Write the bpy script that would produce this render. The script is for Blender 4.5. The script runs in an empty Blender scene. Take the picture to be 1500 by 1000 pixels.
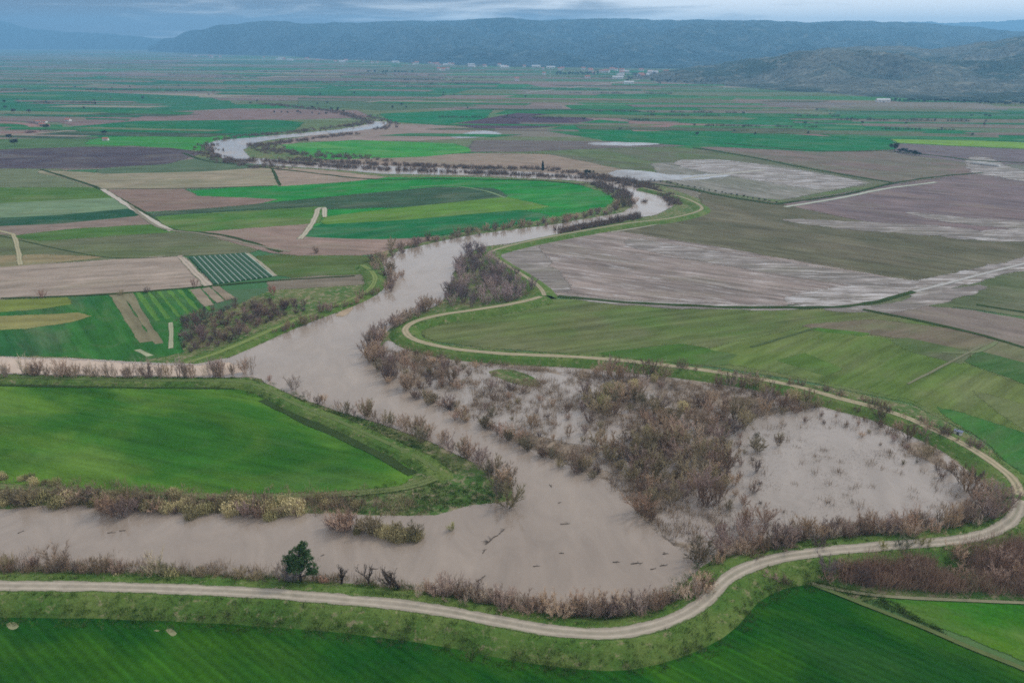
import bpy, bmesh, math, random
from mathutils import Vector, noise as mn
from mathutils.geometry import tessellate_polygon

S = bpy.context.scene
COL = S.collection
R = random.Random(7)

# ------------------------------------------------------------------ camera
W0, H0, FPX, HORIZON, CAMH = 1500.0, 1000.0, 1177.0, 58.0, 120.0
PITCH = math.atan((H0 / 2 - HORIZON) / FPX)
cp, sp = math.cos(PITCH), math.sin(PITCH)
cam_d = bpy.data.cameras.new('camera')
cam = bpy.data.objects.new('camera', cam_d)
COL.objects.link(cam)
cam.location = (0, 0, CAMH)
cam.rotation_euler = (math.pi / 2 - PITCH, 0, 0)
cam_d.sensor_width = 36.0
cam_d.lens = 36.0 * FPX / W0
cam_d.clip_start = 0.5
cam_d.clip_end = 60000
S.camera = cam


def ray(px, py):
    x = (px - W0 / 2) / FPX
    y = -(py - H0 / 2) / FPX
    return Vector((x, y * sp + cp, y * cp - sp))


def G(px, py, z=0.0):
    d = ray(px, py)
    t = (z - CAMH) / d.z
    return Vector((d.x * t, d.y * t, z))


def lin(c):
    return tuple(((v / 255) / 12.92 if v / 255 <= 0.04045 else ((v / 255 + 0.055) / 1.055) ** 2.4) for v in c)


KALB = 0.80


def C(r, g, b, k=KALB):
    R_, G_, B_ = (v * k for v in lin((r, g, b)))
    if k == KALB:
        if G_ > R_ * 1.1 and G_ > B_ * 1.1:          # foliage: calibrated against the photograph
            q = min(1.0, (G_ / max(R_, B_) - 1.1) / 1.5)
            R_, G_, B_ = R_ * (1 + 0.06 * q), G_ * (1 - 0.16 * q), B_ * (1 - 0.12 * q)
        else:                                         # soils: greyer
            m_ = (R_ + G_ + B_) / 3
            R_, G_, B_ = (v + (m_ - v) * 0.22 for v in (R_, G_, B_))
    return (R_, G_, B_)


# ------------------------------------------------------------------ node helpers
def mat(name):
    m = bpy.data.materials.new(name)
    m.use_nodes = True
    m.node_tree.nodes.clear()
    return m, m.node_tree


def nd(t, typ, **kw):
    n = t.nodes.new(typ)
    for k, v in kw.items():
        if k.startswith('i_'):
            n.inputs[k[2:].replace('_', ' ')].default_value = v
        else:
            setattr(n, k, v)
    return n


def lk(t, a, b):
    t.links.new(a, b)


def math_n(t, op, a, b=None, clamp=False):
    n = t.nodes.new('ShaderNodeMath')
    n.operation = op
    n.use_clamp = clamp
    for i, v in enumerate((a, b)):
        if v is None:
            continue
        if isinstance(v, (int, float)):
            n.inputs[i].default_value = v
        else:
            lk(t, v, n.inputs[i])
    return n.outputs[0]


def mixc(t, fac, a, b, blend='MIX'):
    n = t.nodes.new('ShaderNodeMix')
    n.data_type = 'RGBA'
    n.blend_type = blend
    n.clamp_factor = True
    for sock, v in ((n.inputs[0], fac), (n.inputs[6], a), (n.inputs[7], b)):
        if isinstance(v, (int, float)):
            sock.default_value = v
        elif isinstance(v, (tuple, list)):
            sock.default_value = tuple(v)[:3] + (1,)
        else:
            lk(t, v, sock)
    return n.outputs[2]


def maprange(t, v, a, b, c=0.0, d=1.0, smooth=False):
    n = t.nodes.new('ShaderNodeMapRange')
    n.clamp = True
    if smooth:
        n.interpolation_type = 'SMOOTHSTEP'
    lk(t, v, n.inputs[0])
    for i, q in enumerate((a, b, c, d)):
        if isinstance(q, (int, float)):
            n.inputs[i + 1].default_value = q
        else:
            lk(t, q, n.inputs[i + 1])
    return n.outputs[0]


def noise_n(t, vec, scale, detail=3, rough=0.5, dist=0.0, scl=None):
    if scl is not None:
        m = t.nodes.new('ShaderNodeMapping')
        m.inputs['Scale'].default_value = scl
        lk(t, vec, m.inputs[0])
        vec = m.outputs[0]
    n = t.nodes.new('ShaderNodeTexNoise')
    n.inputs['Scale'].default_value = scale
    n.inputs['Detail'].default_value = detail
    n.inputs['Roughness'].default_value = rough
    n.inputs['Distortion'].default_value = dist
    lk(t, vec, n.inputs['Vector'])
    return n.outputs[0]


def finish(t, color, rough=0.9, bump=None, bs=0.3, bd=0.1, spec=0.2, ior=None, edge=False):
    p = t.nodes.new('ShaderNodeBsdfPrincipled')
    o = t.nodes.new('ShaderNodeOutputMaterial')
    if isinstance(color, tuple):
        p.inputs['Base Color'].default_value = color[:3] + (1,)
    else:
        lk(t, color, p.inputs['Base Color'])
    if isinstance(rough, (int, float)):
        p.inputs['Roughness'].default_value = rough
    else:
        lk(t, rough, p.inputs['Roughness'])
    if isinstance(spec, (int, float)):
        p.inputs['Specular IOR Level'].default_value = spec
    else:
        lk(t, spec, p.inputs['Specular IOR Level'])
    if ior:
        p.inputs['IOR'].default_value = ior
    if bump is not None:
        b = t.nodes.new('ShaderNodeBump')
        b.inputs['Strength'].default_value = bs
        b.inputs['Distance'].default_value = bd
        lk(t, bump, b.inputs['Height'])
        lk(t, b.outputs[0], p.inputs['Normal'])
    if edge:      # ragged rim: the sheet thins out into what lies under it
        a = t.nodes.new('ShaderNodeAttribute')
        a.attribute_name = 'edge'
        g = t.nodes.new('ShaderNodeNewGeometry')
        n = noise_n(t, g.outputs['Position'], 0.55, 5, 0.75)
        n_ = noise_n(t, g.outputs['Position'], 0.09, 3, 0.6)
        e = math_n(t, 'ADD', a.outputs['Fac'], math_n(t, 'MULTIPLY', math_n(t, 'SUBTRACT', n, 0.5), 1.1))
        e = math_n(t, 'ADD', e, math_n(t, 'MULTIPLY', math_n(t, 'SUBTRACT', n_, 0.5), 0.7))
        e = math_n(t, 'MAXIMUM', maprange(t, e, 0.35, 0.6), maprange(t, a.outputs['Fac'], 0.96, 0.99))
        tr = t.nodes.new('ShaderNodeBsdfTransparent')
        mx = t.nodes.new('ShaderNodeMixShader')
        lk(t, e, mx.inputs[0])
        lk(t, tr.outputs[0], mx.inputs[1])
        lk(t, p.outputs[0], mx.inputs[2])
        lk(t, mx.outputs[0], o.inputs[0])
    else:
        lk(t, p.outputs[0], o.inputs[0])
    return p


def attr(t, name, vec=False):
    a = t.nodes.new('ShaderNodeAttribute')
    a.attribute_type = 'OBJECT'
    a.attribute_name = name
    return a.outputs['Color'] if vec else a.outputs['Fac']


# ------------------------------------------------------------------ materials
def make_field_mat():
    m, t = mat('field_soil_and_crop')
    oi = nd(t, 'ShaderNodeObjectInfo')
    tc = nd(t, 'ShaderNodeTexCoord').outputs['Object']
    c2 = attr(t, 'c2', True)
    patch, streak, wet, tram = attr(t, 'patch'), attr(t, 'streak'), attr(t, 'wet'), attr(t, 'tram')
    wx = nd(t, 'ShaderNodeMapping')
    lk(t, tc, wx.inputs[0])
    n1 = noise_n(t, tc, 0.013, 5, 0.6, 0.6, (1, 1.8, 1))
    pf = maprange(t, n1, 0.40, 0.62, 0, 1, True)
    base = mixc(t, math_n(t, 'MULTIPLY', pf, patch), oi.outputs['Color'], c2)
    n2 = noise_n(t, tc, 1.0, 5, 0.62, 0.3, (0.012, 0.22, 1))
    n3 = noise_n(t, tc, 0.045, 9, 0.74, 0.4, (0.7, 1.5, 1))
    n4 = noise_n(t, tc, 1.1, 4, 0.75)
    hue = noise_n(t, tc, 0.03, 7, 0.7, 0.8, (0.6, 1.6, 1))
    base = mixc(t, maprange(t, hue, 0.46, 0.66, 0, attr(t, 'hue')), base, C(124, 122, 92))
    base = mixc(t, maprange(t, hue, 0.30, 0.46, 0.22, 0), base, C(58, 84, 56))
    s = math_n(t, 'MULTIPLY', math_n(t, 'SUBTRACT', n2, 0.5), math_n(t, 'MULTIPLY', streak, 2.2))
    s = math_n(t, 'ADD', s, math_n(t, 'MULTIPLY', math_n(t, 'SUBTRACT', n3, 0.5), 1.4))
    s = math_n(t, 'ADD', s, math_n(t, 'MULTIPLY', math_n(t, 'SUBTRACT', n4, 0.5), 1.1))
    w = nd(t, 'ShaderNodeTexWave', wave_type='BANDS', bands_direction='Y', wave_profile='SAW')
    w.inputs['Scale'].default_value = 0.052
    w.inputs['Distortion'].default_value = 0.35
    w.inputs['Detail'].default_value = 2
    w.inputs['Detail Scale'].default_value = 0.3
    lk(t, tc, w.inputs['Vector'])
    tr = math_n(t, 'MULTIPLY', maprange(t, w.outputs['Fac'], 0.86, 1.0, 0, 1), maprange(t, n3, 0.38, 0.62))
    s = math_n(t, 'ADD', s, math_n(t, 'MULTIPLY', tr, tram))
    w2 = nd(t, 'ShaderNodeTexWave', wave_type='BANDS', bands_direction='Y', wave_profile='SIN')
    w2.inputs['Scale'].default_value = 0.16
    w2.inputs['Distortion'].default_value = 0.8
    w2.inputs['Detail'].default_value = 3
    lk(t, tc, w2.inputs['Vector'])
    s = math_n(t, 'ADD', s, math_n(t, 'MULTIPLY', math_n(t, 'SUBTRACT', w2.outputs['Fac'], 0.5), math_n(t, 'MULTIPLY', tram, 0.5)))
    s = math_n(t, 'MAXIMUM', math_n(t, 'ADD', s, 1.0), 0.3)
    vm = nd(t, 'ShaderNodeVectorMath', operation='SCALE')
    lk(t, base, vm.inputs[0])
    lk(t, s, vm.inputs['Scale'])
    base = vm.outputs[0]
    # standing water lying in the furrows
    n5 = noise_n(t, tc, 1.0, 9, 0.82, 0.5, (0.035, 0.26, 1))
    th = math_n(t, 'SUBTRACT', 0.86, math_n(t, 'MULTIPLY', wet, 0.5))
    mk = maprange(t, math_n(t, 'SUBTRACT', n5, th), 0.0, 0.10)
    base = mixc(t, math_n(t, 'MULTIPLY', mk, 0.8), base, C(156, 149, 145, 1.0))
    rough = math_n(t, 'SUBTRACT', 0.95, math_n(t, 'MULTIPLY', mk, 0.66))
    spec = math_n(t, 'MULTIPLY', mk, 0.5)
    finish(t, base, rough, n4, 0.5, 0.15, spec, edge=True)
    return m


def make_ground_mat():
    m, t = mat('valley_ground')
    tc = nd(t, 'ShaderNodeTexCoord').outputs['Object']
    rot = nd(t, 'ShaderNodeMapping')
    rot.inputs['Rotation'].default_value = (0, 0, math.radians(14))
    rot.inputs['Scale'].default_value = (1 / 420.0, 1 / 150.0, 1)
    lk(t, tc, rot.inputs[0])
    v = nd(t, 'ShaderNodeTexVoronoi', feature='F1', distance='CHEBYCHEV')
    v.inputs['Scale'].default_value = 1.0
    v.inputs['Randomness'].default_value = 0.75
    lk(t, rot.outputs[0], v.inputs['Vector'])
    sep = nd(t, 'ShaderNodeSeparateColor')
    lk(t, v.outputs['Color'], sep.inputs[0])
    cr = nd(t, 'ShaderNodeValToRGB')
    e = cr.color_ramp
    e.interpolation = 'CONSTANT'
    cols = [(88, 106, 72), (60, 112, 66), (116, 108, 90), (78, 116, 66), (128, 112, 100), (50, 104, 66), (98, 110, 78), (108, 100, 92), (70, 108, 70), (104, 118, 82)]
    while len(e.elements) < len(cols):
        e.elements.new(0.5)
    for i, c in enumerate(cols):
        e.elements[i].position = i / len(cols)
        e.elements[i].color = C(*c) + (1,)
    lk(t, sep.outputs[0], cr.inputs[0])
    n = noise_n(t, tc, 0.02, 6, 0.65, 0, (0.4, 1, 1))
    n2 = noise_n(t, tc, 0.3, 4, 0.65)
    f = math_n(t, 'ADD', math_n(t, 'MULTIPLY', n, 0.8), math_n(t, 'MULTIPLY', n2, 0.5))
    f = math_n(t, 'ADD', f, 0.36)
    vm = nd(t, 'ShaderNodeVectorMath', operation='SCALE')
    lk(t, cr.outputs[0], vm.inputs[0])
    lk(t, f, vm.inputs['Scale'])
    finish(t, vm.outputs[0], 0.95, n2, 0.4, 0.3, 0.1)
    return m


def make_grass_mat(name, a, b, c, sc=1.0, cthr=0.56, edge=False):
    m, t = mat(name)
    tc = nd(t, 'ShaderNodeTexCoord').outputs['Object']
    n1 = noise_n(t, tc, 0.05 * sc, 5, 0.62, 0.4)
    n2 = noise_n(t, tc, 0.35 * sc, 5, 0.7, 0.3)
    n3 = noise_n(t, tc, 1.7, 3, 0.7)
    col = mixc(t, maprange(t, n1, 0.40, 0.60), a, b)
    col = mixc(t, maprange(t, n2, cthr, cthr + 0.12), col, c)
    s = math_n(t, 'ADD', 0.30, math_n(t, 'MULTIPLY', n3, 0.85))
    s = math_n(t, 'ADD', s, math_n(t, 'MULTIPLY', n2, 0.55))
    vm = nd(t, 'ShaderNodeVectorMath', operation='SCALE')
    lk(t, col, vm.inputs[0])
    lk(t, s, vm.inputs['Scale'])
    finish(t, vm.outputs[0], 0.95, n3, 0.7, 0.4, 0.1, edge=edge)
    return m


def make_floodplain_mat():
    m, t = mat('flooded_woodland_floor')
    tc = nd(t, 'ShaderNodeTexCoord').outputs['Object']
    n1 = noise_n(t, tc, 0.045, 6, 0.7, 0.8)
    n2 = noise_n(t, tc, 0.5, 5, 0.7)
    n3 = noise_n(t, tc, 0.09, 4, 0.6)
    straw = mixc(t, maprange(t, n2, 0.35, 0.65), C(112, 98, 84), C(160, 140, 116))
    straw = mixc(t, maprange(t, n3, 0.5, 0.62), straw, C(92, 82, 72))
    wet = maprange(t, n1, 0.44, 0.53)
    col = mixc(t, wet, straw, C(150, 136, 124))
    rough = math_n(t, 'SUBTRACT', 0.95, math_n(t, 'MULTIPLY', wet, 0.7))
    spec = math_n(t, 'ADD', 0.1, math_n(t, 'MULTIPLY', wet, 0.4))
    finish(t, col, rough, n2, 0.35, 0.2, spec, edge=True)
    return m


def make_water_mat(name, col, ripple, rough=0.10, col2=None):
    m, t = mat(name)
    tc = nd(t, 'ShaderNodeTexCoord').outputs['Object']
    n1 = noise_n(t, tc, 0.018, 4, 0.55, 1.2)
    n2 = noise_n(t, tc, 0.9, 4, 0.6, 0.2, (1, 1, 1))
    n3 = noise_n(t, tc, 0.06, 6, 0.68, 2.6, (1.0, 0.45, 1))
    c = mixc(t, maprange(t, n1, 0.3, 0.7), col, col2 or col)
    s = math_n(t, 'ADD', 0.70, math_n(t, 'MULTIPLY', n3, 0.60))
    vm = nd(t, 'ShaderNodeVectorMath', operation='SCALE')
    lk(t, c, vm.inputs[0])
    lk(t, s, vm.inputs['Scale'])
    rough = math_n(t, 'ADD', rough, maprange(t, n1, 0.42, 0.62, 0.0, 0.22, True))
    h = math_n(t, 'ADD', n2, math_n(t, 'MULTIPLY', n3, 1.5))
    finish(t, vm.outputs[0], rough, h, ripple, 0.12, 0.5, 1.33, edge=True)
    return m


def make_road_mat():
    m, t = mat('dirt_road')
    tc = nd(t, 'ShaderNodeTexCoord')
    uv = nd(t, 'ShaderNodeUVMap')
    sep = nd(t, 'ShaderNodeSeparateXYZ')
    lk(t, uv.outputs[0], sep.inputs[0])
    oi = nd(t, 'ShaderNodeObjectInfo')
    u = sep.outputs[0]
    d = math_n(t, 'ABSOLUTE', math_n(t, 'SUBTRACT', u, 0.5))           # 0 centre .. .5 edge
    n1 = noise_n(t, tc.outputs['Object'], 0.35, 5, 0.65)
    n2 = noise_n(t, tc.outputs['Object'], 2.2, 3, 0.6)
    n3 = noise_n(t, tc.outputs['Object'], 0.05, 3, 0.6)
    track = maprange(t, math_n(t, 'ABSOLUTE', math_n(t, 'SUBTRACT', d, 0.22)), 0.0, 0.12, 1, 0)
    vm = nd(t, 'ShaderNodeVectorMath', operation='SCALE')
    lk(t, oi.outputs['Color'], vm.inputs[0])
    s = math_n(t, 'ADD', 0.36, math_n(t, 'MULTIPLY', n1, 0.75))
    s = math_n(t, 'ADD', s, math_n(t, 'MULTIPLY', n2, 0.25))
    s = math_n(t, 'ADD', s, math_n(t, 'MULTIPLY', track, 0.28))
    lk(t, s, vm.inputs['Scale'])
    edge = math_n(t, 'ADD', d, math_n(t, 'MULTIPLY', math_n(t, 'SUBTRACT', n1, 0.5), 0.55))
    g = maprange(t, edge, 0.40, 0.50)
    mid = math_n(t, 'MULTIPLY', maprange(t, d, 0.0, 0.12, 0.75, 0.0), maprange(t, n3, 0.4, 0.6))
    g = math_n(t, 'MAXIMUM', g, math_n(t, 'MULTIPLY', mid, attr(t, 'grassy')))
    c = mixc(t, g, vm.outputs[0], C(84, 104, 60))
    finish(t, c, 0.95, n2, 0.4, 0.1, 0.1, edge=True)
    return m


def make_plant_mat(name, spread=0.25, rough=0.9, trans=0.0):
    m, t = mat(name)
    oi = nd(t, 'ShaderNodeObjectInfo')
    tc = nd(t, 'ShaderNodeTexCoord')
    n = noise_n(t, tc.outputs['Object'], 1.3, 3, 0.6)
    s = math_n(t, 'ADD', 1.0 - spread, math_n(t, 'MULTIPLY', n, spread * 2))
    s = math_n(t, 'MULTIPLY', s, math_n(t, 'ADD', 0.88, math_n(t, 'MULTIPLY', oi.outputs['Random'], 0.24)))
    vm = nd(t, 'ShaderNodeVectorMath', operation='SCALE')
    lk(t, oi.outputs['Color'], vm.inputs[0])
    lk(t, s, vm.inputs['Scale'])
    finish(t, vm.outputs[0], rough, spec=0.1)
    return m


def make_stuff_mat(name, cols):
    m, t = mat(name)
    if name not in ('weeds',):
        cols = [tuple(v * q * (1.25, 1.9, 2.2)[i % 3] for v, q in zip(c, (1.0, 0.97, 0.87))) for i, c in enumerate(cols)]
    g = nd(t, 'ShaderNodeNewGeometry')
    cr = nd(t, 'ShaderNodeValToRGB')
    e = cr.color_ramp
    e.interpolation = 'CONSTANT'
    while len(e.elements) < len(cols):
        e.elements.new(0.5)
    for i, c in enumerate(cols):
        e.elements[i].position = i / len(cols)
        e.elements[i].color = tuple(c) + (1,)
    tc = nd(t, 'ShaderNodeTexCoord')
    n = noise_n(t, tc.outputs['Object'], 0.14, 4, 0.7)
    f = math_n(t, 'ADD', maprange(t, n, 0.3, 0.7), math_n(t, 'MULTIPLY', math_n(t, 'SUBTRACT', g.outputs['Random Per Island'], 0.5), 0.5))
    f = math_n(t, 'MULTIPLY', f, 0.999, True)
    lk(t, f, cr.inputs[0])
    finish(t, cr.outputs[0], 0.95, spec=0.1)
    return m


def make_hill_mat(name, a, b, c, fine):
    m, t = mat(name)
    tc = nd(t, 'ShaderNodeTexCoord').outputs['Object']
    n1 = noise_n(t, tc, 0.0022, 6, 0.62, 0.5)
    n2 = noise_n(t, tc, 0.02, 5, 0.7)
    v = nd(t, 'ShaderNodeTexVoronoi', feature='F1')
    v.inputs['Scale'].default_value = fine
    lk(t, tc, v.inputs['Vector'])
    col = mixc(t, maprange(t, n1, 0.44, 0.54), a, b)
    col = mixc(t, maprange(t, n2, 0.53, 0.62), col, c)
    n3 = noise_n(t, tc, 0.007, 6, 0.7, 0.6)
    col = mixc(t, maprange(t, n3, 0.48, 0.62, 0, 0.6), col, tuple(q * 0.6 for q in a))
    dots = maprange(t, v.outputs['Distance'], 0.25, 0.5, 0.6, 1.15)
    vm = nd(t, 'ShaderNodeVectorMath', operation='SCALE')
    lk(t, col, vm.inputs[0])
    lk(t, dots, vm.inputs['Scale'])
    finish(t, vm.outputs[0], 0.95, n2, 0.35, 4.0, 0.0)
    return m


def plain_mat(name, col, rough=0.85, amt=0.25, sc=3.0):
    m, t = mat(name)
    tc = nd(t, 'ShaderNodeTexCoord').outputs['Object']
    n = noise_n(t, tc, sc, 4, 0.6)
    s = math_n(t, 'ADD', 1 - amt, math_n(t, 'MULTIPLY', n, 2 * amt))
    vm = nd(t, 'ShaderNodeVectorMath', operation='SCALE')
    vm.inputs[0].default_value = col
    lk(t, s, vm.inputs['Scale'])
    finish(t, vm.outputs[0], rough, spec=0.2)
    return m


M_field = make_field_mat()
M_ground = make_ground_mat()
M_bank = make_grass_mat('rough_bank_grass', C(70, 112, 50), C(104, 112, 66), C(138, 126, 92), 1.0, 0.50, edge=True)
M_levee = make_grass_mat('levee_grass', C(72, 114, 46), C(96, 118, 58), C(134, 126, 86), 1.3, 0.56)
M_flood = make_floodplain_mat()
M_water = make_water_mat('muddy_river_water', C(141, 125, 110), 0.12, 0.10, C(154, 138, 122))
M_pool = make_water_mat('pale_pool_water', C(156, 144, 133), 0.3, 0.12, C(146, 133, 120))
M_shallow = make_water_mat('rippled_flood_water', C(132, 126, 124), 0.7, 0.12, C(148, 138, 132))
M_silt = make_water_mat('silty_channel_water', C(196, 166, 134), 0.08, 0.2, C(176, 150, 124))
M_glint = make_water_mat('still_flood_water', C(128, 123, 120), 0.05, 0.2)
M_road = make_road_mat()
M_twig = make_plant_mat('bare_twigs', 0.3)
M_bark = make_plant_mat('bark', 0.2)
M_leaf = make_plant_mat('evergreen_leaves', 0.4, 0.7)
M_wall = plain_mat('white_plaster', (0.58, 0.56, 0.53), 0.9, 0.08, 0.4)
M_tile = plain_mat('red_roof_tile', C(150, 96, 80, 1.0), 0.9, 0.2, 0.8)
M_grey = plain_mat('grey_sheet_roof', C(170, 172, 174, 1.0), 0.6, 0.1, 0.4)
M_conc = plain_mat('pale_concrete', (0.55, 0.54, 0.51), 0.9, 0.12, 0.5)
M_wood = plain_mat('wet_driftwood', C(84, 74, 66), 0.9, 0.3, 2.0)
M_blue = plain_mat('blue_grey_painted_metal', C(86, 94, 116, 1.0), 0.6, 0.1, 1.0)
M_dark = plain_mat('dark_steel', (0.08, 0.08, 0.085), 0.6, 0.1, 1.0)
M_film = plain_mat('white_crop_film', C(140, 152, 138, 1.0), 0.5, 0.2, 0.6)
M_crop = plain_mat('dark_green_crop', C(38, 84, 54), 0.9, 0.35, 1.5)


# ------------------------------------------------------------------ object helpers
def tag(o, label=None, cat=None, group=None, kind=None):
    if label:
        o['label'] = label
    if cat:
        o['category'] = cat
    if group:
        o['group'] = group
    if kind:
        o['kind'] = kind
    return o


def link(name, me, m=None, parent=None):
    o = bpy.data.objects.new(name, me)
    if m is not None and not me.materials:
        me.materials.append(m)
    COL.objects.link(o)
    if parent is not None:
        o.parent = parent
    return o


def mesh(name, V, F, m=None):
    me = bpy.data.meshes.new(name)
    me.from_pydata([tuple(v) for v in V], [], F)
    if m is not None:
        me.materials.append(m)
    me.update()
    return me


def catmull(P, closed=False, step=0.2):
    out = []
    n = len(P)
    rng = range(n if closed else n - 1)
    for i in rng:
        if closed:
            a, b, c, d = P[(i - 1) % n], P[i], P[(i + 1) % n], P[(i + 2) % n]
        else:
            a, b, c, d = P[max(i - 1, 0)], P[i], P[i + 1], P[min(i + 2, n - 1)]
        k = max(2, min(24, int((c - b).length / step)))
        for j in range(k):
            s = j / k
            s2, s3 = s * s, s * s * s
            out.append(0.5 * ((2 * b) + (c - a) * s + (2 * a - 5 * b + 4 * c - d) * s2 + (3 * b - a - 3 * c + d) * s3))
    if not closed:
        out.append(P[-1])
    return out


def fix_poly(P):
    """drop doubles"""
    out = []
    for p in P:
        if not out or (p - out[-1]).length > 0.01:
            out.append(p)
    return out


SHN = [0]


def outline(px, smooth=False, jit=1.0, z=0.0):
    P = [G(x, y, 0.0) for x, y in px]
    if smooth:
        P = catmull(P, True, 4.0)
    Q = []
    n = len(P)
    for i in range(n):
        a, b = P[i], P[(i + 1) % n]
        L = (b - a).length
        step = max(2.5, a.length / 90.0)
        k = max(1, min(60, int(L / step)))
        nrm = Vector((-(b - a).y, (b - a).x, 0))
        if nrm.length > 0:
            nrm.normalize()
        for j in range(k):
            p = a.lerp(b, j / k)
            amp = jit * min(4.0, 0.3 + p.length / 700.0)
            w = mn.noise(Vector((p.x * 0.07, p.y * 0.07, 3.1))) + 0.6 * mn.noise(Vector((p.x * 0.31, p.y * 0.31, 9.1)))
            Q.append(p + nrm * (w * amp))
    return [Vector((p.x, p.y, z)) for p in fix_poly(Q)]


def sheet(name, px, level, m, smooth=False, jit=1.0, dirpx=None, label=None, color=None, props=None, kind='structure', cat=None, feather=1.0, hue=0.34):
    SHN[0] += 1
    z = 0.03 + 0.02 * level + 0.0001 * SHN[0]
    P = outline(px, smooth, jit, 0)
    c = sum(P, Vector()) / len(P)
    ang = 0.0
    if dirpx:
        a, b = G(*dirpx[0]), G(*dirpx[1])
        ang = math.atan2(b.y - a.y, b.x - a.x)
    ca, sa = math.cos(-ang), math.sin(-ang)
    L = [Vector(((p.x - c.x) * ca - (p.y - c.y) * sa, (p.x - c.x) * sa + (p.y - c.y) * ca, 0)) for p in P]
    tris = tessellate_polygon([L])
    F = []
    for t in tris:
        a, b, d = (L[i] for i in t)
        F.append(tuple(t) if (b - a).cross(d - a).z > 0 else tuple(reversed(t)))
    n = len(L)
    area = sum(L[i].x * L[(i + 1) % n].y - L[(i + 1) % n].x * L[i].y for i in range(n))
    sg = 1 if area > 0 else -1
    V = list(L)
    for i in range(n):
        d = (L[(i + 1) % n] - L[i - 1])
        nn = Vector((d.y, -d.x, 0)) * sg
        if nn.length > 0:
            nn.normalize()
        wd = min(max(0.9, min(6.0, P[i].length / 150.0)) * feather, 0.1 * math.sqrt(abs(area) / 2))
        V.append(L[i] + nn * wd + Vector((0, 0, -0.008)))
    for i in range(n):
        j = (i + 1) % n
        F.append((i, n + i, n + j, j) if sg > 0 else (j, n + j, n + i, i))
    me = mesh(name, V, F, m)
    ea = me.attributes.new('edge', 'FLOAT', 'POINT')
    ea.data.foreach_set('value', [1.0] * n + [0.0] * n)
    o = link(name, me)
    o.location = (c.x, c.y, z)
    o.rotation_euler = (0, 0, ang)
    if color:
        o.color = tuple(color) + (1,)
    for k, v in (props or {}).items():
        o[k] = v
    o['hue'] = float(hue)
    tag(o, label, cat, None, kind)
    return o


def field(px, col, d=None, level=1, c2=None, patch=0.5, streak=0.35, wet=0.0, tram=0.0, name='field', label=None, smooth=False, jit=1.0, hue=0.34, feather=1.6):
    c1 = C(*col)
    cc = C(*c2) if c2 else tuple(v * 0.8 for v in c1)
    return sheet(name, px, level, M_field, smooth, jit, d, label, c1,
                 {'c2': [float(v) for v in cc], 'patch': float(patch), 'streak': float(streak), 'wet': float(wet), 'tram': float(tram)}, hue=hue, feather=feather)


def ribbon(name, pts, width, m, z=0.27, color=None, label=None, world=False, grassy=0.0, taper=False, kind='structure', jit=0.25):
    P = pts if world else [G(x, y, z) for x, y in pts]
    P = catmull(P, False, max(2.0, P[0].length / 150.0))
    P = fix_poly(P)
    V, F, UV, E = [], [], [], []
    SHN[0] += 1
    P = [Vector((p.x, p.y, p.z + 0.0001 * SHN[0])) for p in P]
    acc = 0
    for i, p in enumerate(P):
        a, b = P[max(i - 1, 0)], P[min(i + 1, len(P) - 1)]
        t = (b - a)
        t.z = 0
        t.normalize()
        nrm = Vector((-t.y, t.x, 0))
        wl = width / 2 * (1 + jit * mn.noise(Vector((p.x * 0.1, p.y * 0.1, 1))))
        wr = width / 2 * (1 + jit * mn.noise(Vector((p.x * 0.1, p.y * 0.1, 7))))
        V += [p - nrm * wl * 1.25, p - nrm * wl * 0.7, p + nrm * wr * 0.7, p + nrm * wr * 1.25]
        E += [0.0, 1.0, 1.0, 0.0]
        if i:
            acc += (p - P[i - 1]).length
        UV += [(u_, acc / width) for u_ in (-0.12, 0.15, 0.85, 1.12)]
        if i:
            k = 4 * i
            for q in range(3):
                F.append((k - 4 + q, k - 3 + q, k + 1 + q, k + q))
    F = [tuple(reversed(f)) if ((V[f[1]] - V[f[0]]).cross(V[f[2]] - V[f[0]])).z < 0 else f for f in F]
    me = mesh(name, V, F, m)
    me.attributes.new('edge', 'FLOAT', 'POINT').data.foreach_set('value', E)
    ul = me.uv_layers.new(name='UVMap')
    for lp in me.loops:
        ul.data[lp.index].uv = UV[lp.vertex_index]
    o = link(name, me)
    if color:
        o.color = tuple(color) + (1,)
    o['grassy'] = float(grassy)
    tag(o, label, None, None, kind)
    return o


LEVEES = []



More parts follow.
